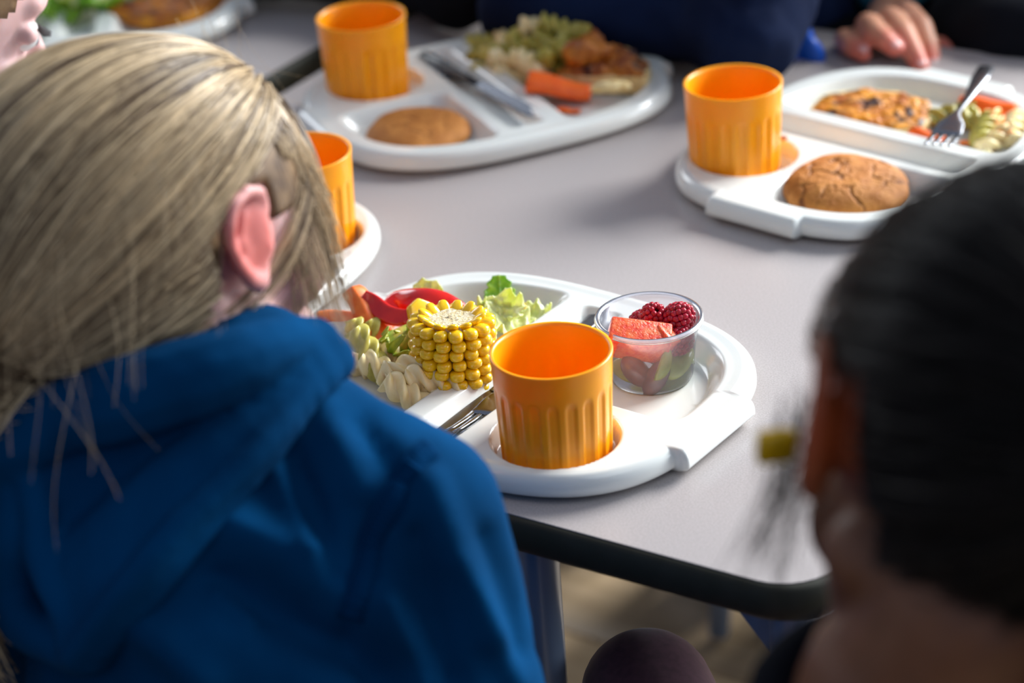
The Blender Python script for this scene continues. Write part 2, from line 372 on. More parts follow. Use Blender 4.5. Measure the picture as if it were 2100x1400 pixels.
# tall rounded flutes run round the cup wall
def cup_mesh():
    n, nfl = 240, 20; H = .0715; rows = []
    def ro(z): return .0340 + (.0368 - .0340) * (z / H)
    zs = [0, .0006, .0018] + list(np.linspace(.004, .053, 24)) + [.0545, .056, .058, .0615, .0655, .0695, .0709, .0715]
    for z in zs:
        row = []
        for k in range(n):
            t = 2 * PI * k / n; r = ro(z)
            if z < .001: r -= .0015 * (1 - z / .001) 
            ph = (t / (2 * PI) * nfl) % 1.0; w = abs(ph - .5) * 2        # 0 in the middle of a flute
            top = .0525 - .006 * w * w
            a = max(0, min(1, (top - z) / .0025)) * max(0, min(1, (.60 - w) / .16)); a = a * a * (3 - 2 * a)
            r -= .0011 * a
            if z > .0688: r += .0004
            row.append((r * math.cos(t), r * math.sin(t), z))
        rows.append(row)
    for z, d in ((.0715, -.0017), (.0695, -.0024), (.05, -.0024), (.02, -.0024), (.006, -.0026), (.0035, -.006)):
        r = ro(z) + d; rows.append([(r * math.cos(2 * PI * k / n), r * math.sin(2 * PI * k / n), z) for k in range(n)])
    return MB().grid(rows, cyc=True, cap=True).mesh('cup', M['cup'])
CUPM = cup_mesh()
for (px, py, lab, rz) in ((1130, 722, 'orange fluted plastic cup nearest the camera, beside the fruit pot', .1), (740, 36, 'orange fluted plastic cup on the far tray beside the plain biscuit', .3),
                      (1503, 172, 'orange fluted plastic cup on the right tray beside the cracked biscuit', .2), (616, 315, 'orange fluted plastic cup half hidden behind the blond head', 0)):
    p = on(px, py, .0755); o = link('plastic_cup', CUPM); o.location = (p.x, p.y, TZ + .0055); o.rotation_euler.z = rz; tag(o, lab, 'cup', 'orange plastic cups')

# ------------------------------------------------------------------ clear pot of fruit
pc = on(1331, 649, .049); PB = TZ + .0056
pot = empty('fruit_pot', (pc.x, pc.y, PB), 0, 'small clear plastic pot of cut fruit on the near tray', 'pot')
ph = .0435
prof = [(.0245, .0), (.0262, .0012), (.0272, .004), (.0305, .0345), (.0312, .0350), (.0316, .0425), (.0322, ph), (.0345, ph + .0002), (.0350, ph - .0008), (.0348, ph - .002), (.0340, ph - .0026)]
MB().lathe([(.001, .0003), (.02, .0004)] + prof, 96, cap=False).build('wall', M['clear'], pot)
MB().lathe([(.0318, ph), (.0330, ph + .0010), (.0345, ph + .0006), (.0349, ph - .0006), (.0343, ph - .0014), (.0326, ph - .0008), (.0318, ph)], 96, cap=False).build('rim', M['clearrim'], pot)
def chunk(name, pts, th, m, loc, rot, label, cat, group=None, bev=.0015):
    b = MB(); n = len(pts); b.grid([[(x, y, -th / 2) for x, y in pts], [(x, y, th / 2) for x, y in pts]], cyc=True, cap=True)
    o = b.build(name, m); bevel(o, bev, 3); o.location = loc; o.rotation_euler = rot; tag(o, label, cat, group); return o
pz = lambda dx, dy, dz: Vector((pc.x + dx, pc.y + dy, PB + dz))
chunk('melon_chunk', [(-.021, -.006), (.019, -.010), (.021, .008), (-.018, .011)], .022, M['melon'], pz(-.0085, -.0135, .0335), (math.radians(28), math.radians(10), .05), 'orange-red melon chunk at the front of the fruit pot', 'fruit')
chunk('melon_chunk', [(-.011, -.008), (.012, -.006), (.009, .009), (-.010, .008)], .016, M['melon'], pz(.010, -.012, .0310), (.5, .4, .8), 'smaller red melon piece under the raspberries', 'fruit')
def raspberry(loc, rot, lab, s=1.0):
    b = MB(); k = 0
    for i in range(8):
        t = PI * (.14 + .10 * i); nn = max(5, int(15 * math.sin(t)))
        for j in range(nn):
            a = 2 * PI * (j + .5 * (i % 2)) / nn
            b.ell((.0078 * math.sin(t) * math.cos(a), .0078 * math.sin(t) * math.sin(a), .0090 * math.cos(t)), (.0021, .0021, .0021), 8)
    b.ell((0, 0, -.001), (.0070, .0070, .0070), 12)
    o = b.build('raspberry', M['rasp']); o.location = loc; o.rotation_euler = rot; o.scale = (s, s, s); tag(o, lab, 'raspberry', 'raspberries in the fruit pot'); return o
raspberry(pz(.003, .006, .0395), (.5, .3, 0), 'raspberry at the middle of the fruit pot'); raspberry(pz(.0185, .002, .0395), (1.0, .5, 1), 'raspberry at the right edge of the fruit pot', 1.12)
raspberry(pz(.018, -.009, .0295), (.3, 1, 1), 'raspberry pressed against the pot wall low at the right', 1.0); raspberry(pz(-.003, .011, .0330), (1.3, 0, 1), 'raspberry partly under the two top ones')
def grape(loc, rot, m, lab, s=1.0):
    b = MB(); rows = []; n = 20
    for i in range(9):
        t = PI / 2 * i / 8; rows.append([(.0078 * math.cos(t) * math.cos(2 * PI * k / n), .0135 * math.cos(t) * math.sin(2 * PI * k / n), .0075 * math.sin(t)) for k in range(n)] if i < 8 else [(.0004 * math.cos(2 * PI * k / n), .0004 * math.sin(2 * PI * k / n), .0075) for k in range(n)])
    b.grid(rows, cyc=True, cap=True); o = b.build('grape_half', m); o.location = loc; o.rotation_euler = rot; o.scale = (s, s, s)
    c = MB().lathe([(.0005, -.0003), (.0060, -.0004), (.0068, .0001)], 20); f = c.build('cut_face', M['grapeflesh'], o); f.scale = (1.05, 1.85, 1)
    tag(o, lab, 'grape', 'grape halves in the fruit pot'); return o
for (dx, dy, dz, rx, ry, rz, m_, lab) in ((.004, -.020, .0190, 1.9, .2, 1.35, 'ggrape', 'green grape half lying level in the middle of the fruit pot'), (.002, -.0195, .0095, 1.0, .3, -.9, 'pgrape', 'purple grape half slanting at the front bottom of the pot'),
                              (.017, -.010, .0145, 1.3, .9, .3, 'ggrape', 'green grape half upright at the right of the pot'), (-.011, -.016, .0135, 1.4, -.6, .4, 'pgrape', 'purple grape half at the left front of the pot'),
                              (-.014, -.008, .0090, .4, -.5, 1.0, 'ggrape', 'green grape half at the left bottom of the pot'), (.016, .004, .0075, .4, .4, 2.0, 'ggrape', 'green grape half at the right bottom of the pot'),
                              (0, .012, .0100, .2, .2, .5, 'pgrape', 'purple grape half at the back bottom of the pot'), (-.010, .006, .0180, .5, .2, 2.5, 'pgrape', 'purple grape half in the core of the pot'), (.008, .000, .0210, .1, .5, 1.5, 'ggrape', 'green grape half in the core of the pot')):
    grape(pz(dx, dy, dz), (rx, ry, rz), M[m_], lab)

# ------------------------------------------------------------------ corn cob
cc = on(921, 662, .052); CR = .0205
corn = empty('corn_cob', (cc.x, cc.y, TZ + .0065), 0, 'short piece of yellow corn cob standing on the near tray', 'corn')
core = MB(); rows = []
for r, z in ((.017, .001), (.0195, .002), (.0195, .0450), (.018, .0472), (.0145, .0474), (.012, .0476), (.0085, .0470), (.0055, .0474), (.002, .0476)):
    rows.append([((r + .0005 * math.sin(9 * t + z * 900)) * math.cos(t), (r + .0005 * math.sin(7 * t)) * math.sin(t), z + .0006 * math.sin(5 * t + r * 900)) for t in [2 * PI * k / 60 for k in range(60)]])
core.grid(rows, cyc=True); core.build('core', M['cob'], corn)
kb = MB(); kb.ell((0, 0, 0), (.0054, .0046, .0036), 16)
kb.v = [Vector((p.x, math.copysign(.0049 * (abs(p.y) / .0046) ** .72, p.y), math.copysign(.0038 * (abs(p.z) / .0036) ** .75, p.z))) for p in kb.v]; km = kb.mesh('kernel', M['kernel'])
NC = 15
for r_ in range(7):
    for c_ in range(NC):
        t = 2 * PI * (c_ + .18 * (r_ % 2)) / NC; jz = random.uniform(-.0005, .0005)
        k = link('kernel', km, corn); rr = CR + .0024 - (.002 if r_ == 0 else 0); z = .0034 + r_ * .0068
        k.location = (rr * math.cos(t), rr * math.sin(t), z + jz); k.rotation_euler = (random.uniform(-.1, .1), random.uniform(-.1, .1), t)
        s = random.uniform(.93, 1.05); k.scale = (s * 1.1, s, s)
for c_ in range(13):                                    # cut kernels round the top
    t = 2 * PI * (c_ + .4) / 13; k = link('kernel', km, corn); k.location = (.0165 * math.cos(t), .0170 * math.sin(t), .0474 + random.uniform(-.0006, .0008))
    k.rotation_euler = (0, -.6, t); k.scale = (1.25, .8, .55)
corn.rotation_euler = (math.radians(-4), math.radians(3), .2)

# ------------------------------------------------------------------ vegetables on the near tray
def wedge(name, a, b, wa, wb, ta, tb, m, lab, cat, group=None, roll=0.0):
    """stick cut lengthwise: triangular to trapezoid section tapering from a to b"""
    a, b = Vector(a), Vector(b); t = (b - a).normalized(); s = t.cross(Vector((0, 0, 1))).normalized(); n = s.cross(t)
    s, n = s * math.cos(roll) + n * math.sin(roll), n * math.cos(roll) - s * math.sin(roll)
    rows = []
    for k in range(9):
        f = k / 8; w_ = (wa + (wb - wa) * f) * (1 + .03 * math.sin(k * 2.1)); h = (ta + (tb - ta) * f); c = a.lerp(b, f) + n * .001 * math.sin(k * .8)
        rows.append([c + s * w_ * x + n * h * y for x, y in ((-.5, -.45), (.5, -.5), (.48, -.05), (.30, .42), (-.12, .5), (-.46, .2))])
    o = MB().grid(rows, cyc=True, cap=True).build(name, m); c0 = (a + b) / 2; o.data.transform(Matrix.Translation(-c0)); o.location = c0
    bevel(o, .0012, 2, 25); tag(o, lab, cat, group); return o
G = 'raw carrot sticks on the near tray'
wedge('carrot_stick', on(726, 592, .036), on(796, 704, .010), .017, .027, .010, .012, M['carrot'], 'large raw carrot stick leaning up beside the red pepper', 'carrot', G, .35)
wedge('carrot_stick', on(650, 656, .018), on(752, 650, .016), .013, .013, .012, .012, M['carrot'], 'raw carrot stick lying level behind the hanging blond strands', 'carrot', G, .5)
wedge('carrot_stick', on(655, 705, .010), on(735, 705, .008), .014, .010, .010, .010, M['carrot'], 'raw carrot stick lowest at the left, by the blue sleeve', 'carrot', G, .3)
wedge('carrot_stick', on(728, 700, .010), on(800, 655, .008), .014, .014, .012, .012, M['carrot'], 'raw carrot stick under the large leaning one', 'carrot', G, .2)
wedge('carrot_stick', on(800, 640, .010), on(892, 606, .012), .011, .010, .010, .010, M['carrot'], 'raw carrot stick end showing behind the red pepper arc', 'carrot', G, .2)
def ribbon(name, pts, wid, th, m, m2, lab, cat, curl=.3, up=(0, 0, 1), group=None):
    """curved strip with a glossy outer skin and paler flesh inside"""
    pts = [Vector(p) for p in pts]; fine = []
    for k in range(25):                                   # Catmull-Rom
        x = k / 24 * (len(pts) - 1); i = min(int(x), len(pts) - 2); f = x - i
        p0, p1, p2, p3 = pts[max(i - 1, 0)], pts[i], pts[i + 1], pts[min(i + 2, len(pts) - 1)]
        fine.append(.5 * ((2 * p1) + (p2 - p0) * f + (2 * p0 - 5 * p1 + 4 * p2 - p3) * f * f + (3 * p1 - p0 - 3 * p2 + p3) * f ** 3))
    rows = []; U_ = Vector(up).normalized()
    for i, p in enumerate(fine):
        t = (fine[min(i + 1, 24)] - fine[max(i - 1, 0)]).normalized(); s = t.cross(U_).normalized(); n = s.cross(t)
        f = i / 24; tap = .55 + .45 * math.sin(PI * min(1, max(0, .12 + .8 * f))); w_ = wid * tap; row = []
        for k in range(16):
            a = 2 * PI * k / 16; cx, cy = math.cos(a), math.sin(a)
            cx = math.copysign(abs(cx) ** .6, cx); cy = math.copysign(abs(cy) ** .7, cy)
            row.append(p + s * (w_ * .5 * cx) + n * (th * .5 * cy - curl * w_ * cx * cx * .5 + .0003 * math.sin(7 * f + k)))
        rows.append(row)
    c0 = fine[12]; mb = MB().grid(rows, cyc=True, cap=True); mb.v = [p - c0 for p in mb.v]
    o = mb.build(name, [m, m2]); o.location = c0
    for pl in o.data.polygons:
        k = pl.index % 16
        pl.material_index = 1 if (pl.index < 24 * 16 and 8 <= k < 16) else 0
    return tag(o, lab, cat, group)
ribbon('pepper_strip', [on(744, 608, .034), on(765, 622, .030), on(795, 645, .026), on(835, 652, .026), on(868, 636, .028)], .013, .0075, M['redpep'], M['pepflesh'], 'curved red pepper strip lying across the carrot', 'pepper', -.25, (-.1, -.75, .6))
ribbon('pepper_strip', [on(805, 640, .022), on(815, 618, .027), on(855, 612, .032), on(905, 618, .032), on(955, 645, .024)], .019, .006, M['redpep'], M['pepflesh'], 'wide glossy red pepper arc behind the corn cob', 'pepper', .25, (0, -.55, .8))
chunk('pepper_chunk', [(-.008, -.008), (.007, -.009), (.010, .006), (-.002, .010), (-.009, .004)], .007, M['yellowpep'], on(862, 642, .030), (.9, .3, .4), 'yellow pepper piece between red pepper and corn', 'pepper')
chunk('pepper_chunk', [(-.008, -.005), (.008, -.007), (.007, .006), (-.006, .007)], .006, M['yellowpep'], on(1058, 638, .014), (1.0, -.4, .6), 'yellow pepper piece among pale lettuce right of the corn', 'pepper')
def leaf(name, c, wx, wy, rot, m, lab, ruff=.003, seed=0, notch=.12, curl=.3, group=None, freq=90):
    n, mm = 36, 26; rows = []
    for i in range(mm):
        v = i / (mm - 1); row = []
        hw = (.35 + .65 * math.sin(PI * min(1, .15 + .8 * v))) * (1 + notch * mnoise.noise(Vector((v * 7, seed, 1))))
        for j in range(n):
            u = (j / (n - 1)) * 2 - 1; e = abs(u) ** 3
            x = u * wx * .5 * hw; y = (v - .5) * wy * (1 - .15 * notch * abs(u))
            z = curl * wx * .5 * u * u + ruff * (.25 + e) * mnoise.noise(Vector((x * freq * 2.5 + seed, y * freq * 2.5, seed))) * 2 + .0012 * math.exp(-(u / .08) ** 2) + curl * .3 * wy * (v - .5) ** 2 * 4
            row.append((x, y, z))
        rows.append(row)
    b = MB(); b.grid(rows, cyc=False, cap=False); o = b.build(name, m); so = o.modifiers.new('t', 'SOLIDIFY'); so.thickness = .0007
    o.location = c; o.rotation_euler = rot; tag(o, lab, 'lettuce', group); return o
leaf('lettuce_leaf', on(1024, 598, .018), .020, .023, (math.radians(62), .1, .15), M['lettuce'], 'bright green lettuce tip standing against the tray rim', .0012, 3, .35, .1)
leaf('lettuce_leaf', on(1040, 660, .018), .034, .040, (math.radians(22), .15, .6), M['palelettuce'], 'pale wet lettuce leaf right of the corn cob', .005, 9)
leaf('lettuce_leaf', on(1020, 640, .022), .036, .022, (math.radians(35), -.1, .2), M['palelettuce'], 'frilly pale lettuce edge behind the corn cob', .007, 15, .3)
leaf('lettuce_leaf', on(1085, 655, .010), .030, .024, (.1, -.1, .9), M['palelettuce'], 'thin pale lettuce scrap flat on the tray by the orange cup', .004, 21)
leaf('lettuce_leaf', on(878, 602, .022), .022, .018, (math.radians(40), .1, -.3), M['palelettuce'], 'translucent pale lettuce tip behind the red pepper arc', .003, 27)
leaf('lettuce_leaf', on(808, 718, .020), .022, .028, (math.radians(35), .6, .9), M['darklettuce'], 'crumpled olive-green lettuce between pasta and corn', .009, 33, .3)
leaf('lettuce_leaf', on(848, 712, .020), .022, .026, (math.radians(50), -.5, -.3), M['darklettuce'], 'folded dark green lettuce tucked against the corn cob', .009, 41, .3)
ribbon('lettuce_rib', [on(770, 724, .020), on(800, 705, .024), on(835, 685, .026), on(862, 668, .026)], .017, .005, M['rib'], M['rib'], 'striped green lettuce rib left of the corn cob', 'lettuce', .3, (.1, -.6, .8))

def fusilli_mesh(m, L=.034, R=.0082, turns=1.15, seed=0):
    rows = []; nk, ns = 30, 46
    for i in range(ns):
        f = i / (ns - 1); z = (f - .5) * L; tw = turns * 2 * PI * f; row = []
        e = min(1, min(f, 1 - f) * 12 + .5)
        for k in range(nk):
            t = 2 * PI * k / nk; lobe = abs(math.cos(1.5 * t)) ** 1.3; r = (.0040 + (R - .0040) * lobe ** 1.2) * (.85 + .15 * e)
            a = t + tw; row.append((r * math.cos(a) + .0012 * math.sin(f * 3 + seed), r * math.sin(a), z))
        rows.append(row)
    return MB().grid(rows, cyc=True, cap=True).mesh('fusilli', m)
FM = {k: fusilli_mesh(M[k], seed=i) for i, k in enumerate(('pasta', 'greenpasta', 'olivepasta', 'orangepasta'))}
def fusilli(k, p, d, lab, grp, s=1.0, spin=0.0):
    o = link('fusilli', FM[k]); o.location = p; q = Vector(d).to_track_quat('Z', 'Y') @ Matrix.Rotation(spin, 3, 'Z').to_quaternion(); o.rotation_mode = 'QUATERNION'; o.rotation_quaternion = q
    o.scale = (s, s, s); tag(o, lab, 'pasta', grp)
def img(dx, dy, dz=0.0): return RT * dx - UP * dy - fwd * dz
GN = 'pasta twists on the near tray'
fusilli('greenpasta', on(757, 726, .024), img(.55, .8), 'olive-green pasta twist standing beside the lettuce rib', GN, 1.12)
fusilli('greenpasta', on(776, 700, .012), img(.5, .9), 'green pasta twist half hidden behind the front green one', GN, .9)
fusilli('greenpasta', on(735, 700, .014), img(.3, .9), 'pale green pasta twist behind the hanging strands', GN, .9)
fusilli('pasta', on(852, 752, .026), img(.95, -.35), 'cream pasta twist on top, right against the corn', GN, 1.15, .6)
fusilli('pasta', on(888, 783, .020), img(.9, .2), 'cream pasta twist nearest the tray divider', GN, 1.1, .2)
fusilli('pasta', on(835, 782, .018), img(.9, .3), 'cream pasta twist in the middle of the heap', GN, 1.1, 1.2)
fusilli('pasta', on(840, 815, .014), img(.8, .6), 'cream pasta twist lowest, by the blue shoulder', GN, 1.15, 2)
fusilli('pasta', on(790, 765, .014), img(.8, .5), 'cream pasta twist under the green one', GN, 1.1, .4)
fusilli('orangepasta', on(715, 735, .014), img(.9, .2), 'orange pasta twist beside the blue hood', GN, 1.0, .4)
fusilli('pasta', on(740, 755, .010), img(.9, .4), 'cream pasta twist under the orange one', GN, 1.0, .9)
fusilli('pasta', on(815, 745, .012), img(.6, .7), 'cream pasta twist against the folded lettuce', GN, 1.0, 1.4)
fusilli('pasta', on(880, 812, .010), img(.7, -.6), 'cream pasta twist tucked along the divider', GN, .95, 2.2)

# ------------------------------------------------------------------ cutlery
def cut_base(name, root, loc, rz, rx=0.0, lab='', cat='fork'):
    root.location = loc; root.rotation_euler = (0, rx, rz); tag(root, lab, cat); return root
def strip(stations, n=10):
    """flat bar along x: stations (x, halfwidth, thickness, z)"""
    rows = []
    for x, hw, th, z in stations:
        rows.append([(x, hw * math.copysign(abs(math.cos(2 * PI * k / n)) ** .7, math.cos(2 * PI * k / n)), z + th * .5 * math.sin(2 * PI * k / n)) for k in range(n)])
    return MB().grid(rows, cyc=True, cap=True)
def fork(loc, rz, tilt, lab, roll=0.0):
    r = bpy.data.objects.new('fork', None); COL.objects.link(r); r.empty_display_size = .02
    strip([(-.085, .002, .0015, .004), (-.083, .0065, .0022, .004), (-.06, .0068, .0024, .0035), (-.03, .0045, .0026, .003), (.0, .0028, .0028, .003), (.022, .0026, .0026, .0045), (.030, .005, .002, .0045), (.040, .0100, .0016, .0030), (.052, .0112, .0015, .0012), (.058, .0112, .0015, .0008)], 14).build('handle', M['metal'], r)
    for k in range(4):
        y = (k - 1.5) * .0058; strip([(.056, .0022, .0014, .0008), (.066, .0019, .0014, .0010), (.080, .0016, .0013, .0022), (.088, .0008, .001, .0040)], 8).build('tine', M['metal'], r).location = (0, y, 0)
    r.rotation_mode = 'XYZ'; r.location = loc; r.rotation_euler = (roll, tilt, rz); return tag(r, lab, 'fork')
def knife(loc, rz, tilt, lab, roll=0.0, sc=1.0, hm='metal'):
    r = bpy.data.objects.new('table_knife', None); COL.objects.link(r); r.empty_display_size = .02
    strip([(-.085, .002, .003, .0025), (-.083, .0065, .0048, .0025), (-.05, .0068, .0052, .0025), (-.01, .0050, .0050, .0025), (.004, .0044, .0044, .0025)], 14).build('handle', M[hm], r)
    b = MB(); pr = [(.003, -.0040, .0030), (.010, -.0050, .0060), (.03, -.0055, .0075), (.075, -.0055, .0078), (.095, -.0050, .0055), (.100, -.003, -.001)]
    b.grid([[(x, y0, .0020), (x, y1, .0024), (x, y1, .0030), (x, y0, .0032)] for x, y0, y1 in pr], cyc=True, cap=True); b.build('blade', M['metal'], r, auto=30)
    r.rotation_mode = 'XYZ'; r.location = loc; r.rotation_euler = (roll, tilt, rz); r.scale = (.95, sc, 1); return tag(r, lab, 'knife')
def head(a): return math.atan2(a.y, a.x)
d1 = on(915, 900, .010) - on(1215, 665, .010)
fork(on(1092, 770, .0125), head(d1) + .03, .0, 'steel fork in the cutlery slot behind the nearest cup', .1)
knife(on(1022, 806, .0075), head(d1), 0, 'steel knife beside the fork in the near tray slot, handle end showing')
d2 = on(1095, 240, .012) - on(865, 100, .02)
kn = knife(on(975, 172, .016), head(d2) + .04, 0.03, 'steel knife lying in the far tray slot, dark reflection coloured into its handle', .5, .7, 'reflhandle')  # steel handle coloured dark to stand for what it reflects
fork(on(985, 185, .0085), head(d2) + PI, 0, 'steel fork under the knife in the far tray slot')
d3 = at(1932, 290, 1.745) - at(2016, 158, 1.86)
mid = at(1962, 235, 1.79)
f3 = fork(mid, head(d3), 0, 'steel fork resting on the right tray with tines over the divider')
tz_ = math.asin(max(-1, min(1, -d3.normalized().z))); f3.rotation_euler = (0, tz_, head(d3)); 
f3.location = (at(1932, 290, 1.745) + at(2016, 158, 1.86)) / 2

# ------------------------------------------------------------------ biscuits
def cookie(p, R, th, crack, seed, lab, rz=0.0):
    nt, ns = 200, 60
    pts = [(rng.uniform(-1, 1), rng.uniform(-1, 1)) for _ in range(26)]; P_ = np.array(pts)
    S, T = np.meshgrid(np.linspace(.005, 1, ns), np.linspace(0, 2 * PI, nt, endpoint=False), indexing='ij')
    wob = 1 + .025 * np.sin(3 * T + seed) + .02 * np.sin(5 * T + 2 * seed) + .008 * np.sin(11 * T)
    X, Y = S * np.cos(T) * wob, S * np.sin(T) * wob
    flat = np.stack([X.ravel(), Y.ravel()], 1)
    wx = np.array([[mnoise.noise(Vector((a * 4, b * 4, seed))), mnoise.noise(Vector((a * 4, b * 4, seed + 9)))] for a, b in flat]) * .16
    wf = np.array([[mnoise.noise(Vector((a * 14, b * 14, seed))), mnoise.noise(Vector((a * 14, b * 14, seed + 9)))] for a, b in flat]) * .05
    q = (flat + wx + wf) * np.array([1.0, 1.5])
    d = np.sqrt(((q[:, None, :] - P_[None]) ** 2).sum(2)); d.sort(1); edge = (d[:, 1] - d[:, 0])
    msk = np.clip(np.array([mnoise.noise(Vector((a * 2.2, b * 2.2, seed + 4))) for a, b in flat]) * 2.5 + .55, 0, 1)
    cr_ = (np.clip(1 - edge / .045, 0, 1) * msk).reshape(S.shape) * crack
    big = np.array([mnoise.noise(Vector((a * 3, b * 3, seed + 20))) + .5 * mnoise.noise(Vector((a * 9, b * 9, seed + 20))) + .3 * mnoise.noise(Vector((a * 24, b * 24, seed + 20))) for a, b in flat]).reshape(S.shape)
    Z = th * (1 - S ** 3.2) ** .55 * .82 + th * .18 + big * th * .055 * (1 - S ** 4) - cr_ * th * .15 * (1 - S ** 6)
    rows = [[(R * X[i, j], R * Y[i, j], Z[i, j]) for j in range(nt)] for i in range(ns)]
    for sc, z in ((1.0, .12), (.985, .04), (.96, 0), (.4, 0), (.01, 0)):
        rows.append([(R * X[-1, j] * sc, R * Y[-1, j] * sc, th * z) for j in range(nt)])
    mb = MB().grid(rows, cyc=True, cap=True); o = mb.build('biscuit', M['cookie'])
    a = o.data.attributes.new('tint', 'FLOAT', 'POINT'); vals = np.zeros(len(mb.v), np.float32); vals[:cr_.size] = np.clip(cr_ * 1.1, 0, .9).ravel(); a.data.foreach_set('value', vals)
    o.location = p; o.rotation_euler.z = rz; tag(o, lab, 'biscuit'); return o
p = on(1735, 384, .012); cookie((p.x, p.y, TZ + .0075), .0465, .0185, 1.0, 3.0, 'large domed ginger biscuit with cracked top on the right tray').rotation_euler = (.05, .0, .0)
p = on(856, 264, .012); cookie((p.x, p.y, TZ + .0065), .0425, .0145, .3, 8.0, 'ginger biscuit with a nearly smooth top on the far tray')

# ------------------------------------------------------------------ baked slices
def slab(outline, z0, th, m, mside, lab, char=.4, seed=0, bump=.002, name='savoury_flan', wild=1.0):
    """low baked slice with uneven browned top; outline in world xy"""
    O = [Vector((p.x, p.y)) for p in outline]; c = sum(O, Vector((0, 0))) / len(O); n = 160; per = []
    L = [0]
    for i in range(len(O)): L.append(L[-1] + (O[(i + 1) % len(O)] - O[i]).length)
    for k in range(n):
        s = L[-1] * k / n; i = max(j for j in range(len(O)) if L[j] <= s + 1e-9); f = (s - L[i]) / (L[i + 1] - L[i]); per.append(O[i].lerp(O[(i + 1) % len(O)], f) - c)
    for _ in range(5): per = [(per[k - 1] + per[k] * 2 + per[(k + 1) % n]) / 4 for k in range(n)]
    per = [p * (1 + .02 * wild * mnoise.noise(Vector((k * .3, seed, 0)))) for k, p in enumerate(per)]
    rows = []; tn = []
    for i in range(46):
        s = .01 + .99 * i / 45; row = []
        for k in range(n):
            x, y = per[k].x * s, per[k].y * s
            h = th * (1 - .35 * s ** 8) + bump * (mnoise.noise(Vector((x * 60, y * 60, seed))) + .6 * mnoise.noise(Vector((x * 150, y * 150, seed))) + .4 * mnoise.noise(Vector((x * 350, y * 350, seed))))
            row.append((x, y, h)); t = mnoise.noise(Vector((x * 45, y * 45, seed + 5))) + .6 * mnoise.noise(Vector((x * 130, y * 130, seed + 5))); tn.append(max(0, min(1, (t - (1 - char * 2) * .5 + .12 * s ** 3) * 3)))
        rows.append(row)
    top = MB().grid(rows, cyc=True, cap=True)
    e = empty(name, (c.x, c.y, TZ + z0), 0, lab, 'flan'); o = top.build('filling', m, e)
    a = o.data.attributes.new('tint', 'FLOAT', 'POINT'); a.data.foreach_set('value', np.array(tn, np.float32))
    sd = MB(); sd.grid([[(p.x * s, p.y * s, z) for p in per] for s, z in ((.97, 0), (.99, .001), (1.0, th * .35), (1.0, th * .72), (.985, th * .74))], cyc=True, cap=True); sd.build('crust', mside, e)
    return e
# far tray slice: propped up on the pasta
e2 = slab([on(1150, 168, .016), on(1245, 182, .012), on(1330, 188, .012), (on(1338, 160, .014)), on(1290, 118, .02), on(1215, 96, .03), on(1180, 100, .03), on(1140, 130, .03)], .010, .022, M['filling'], M['crust'], 'dark orange-brown baked slice beside the pasta on the far tray', .30, 4, .004, wild=1.6)
e2.rotation_euler = (.12, -.1, 0)
pk = MB(); 
for (px, py, z, rx) in ((1212, 84, .040, .016), (1190, 112, .036, .022), (1230, 110, .034, .018)): pk.ell(on(px, py, z), (rx * .7, rx * .6, rx * .6), 14)
o = fuse('flan_crumble', pk, .0025, 2, M['filling'], None, disp=lambda c: .003 * vnoise(c, 120)); tag(o, 'raised brown crumbled piece on top of the far baked slice', 'flan')
cr2 = fuse('flan_inside', MB().ell(on(1252, 178, .026), (.019, .006, .005), 14), .002, 2, M['crust'], None, disp=lambda c: .0015 * vnoise(c, 200)); tag(cr2, 'pale torn potato piece at the front of the far slice', 'flan')
slab([on(1652, 232, .014), on(1690, 194, .014), on(1760, 184, .014), on(1850, 190, .014), on(1905, 208, .014), on(1915, 240, .014), on(1890, 262, .014), on(1840, 268, .014), on(1760, 256, .014)], .006, .012, M['filling2'], M['crust'], 'toasted golden baked slice with charred spots on the right tray', .42, 11, .0022)
slab([on(215, 36, .012), on(330, 0, .012), on(470, -38, .012), on(540, -34, .012), on(455, 20, .012), on(380, 50, .012), on(290, 52, .012)], .008, .016, M['filling'], M['filling2'], 'orange-brown baked slice beside the lettuce on the top left tray', .25, 17, .003)
# cooked carrots
wedge('carrot_piece', on(1082, 168, .024), on(1212, 190, .014), .030, .018, .020, .014, M['cookedcarrot'], 'thick cooked carrot piece in front of the pasta on the far tray', 'carrot', None, .5)
wedge('carrot_piece', on(1140, 226, .008), on(1190, 226, .008), .008, .007, .003, .003, M['cookedcarrot'], 'thin carrot sliver near the far tray divider', 'carrot')
wedge('carrot_piece', on(1968, 212, .016), on(2085, 228, .014), .022, .022, .013, .013, M['cookedcarrot'], 'cooked carrot block behind the fork on the right tray', 'carrot', None, .4)
wedge('carrot_piece', on(1866, 268, .011), on(1935, 284, .009), .012, .016, .007, .006, M['cookedcarrot'], 'small cooked carrot wedge left of the fork tines', 'carrot', None, .3)
wedge('carrot_piece', on(1968, 292, .007), on(2050, 303, .007), .008, .008, .003, .003, M['carrot'], 'pale carrot sliver under the pasta of the right tray', 'carrot', None, .3)
GF = 'pasta twists heaped on the far tray'
k = 0
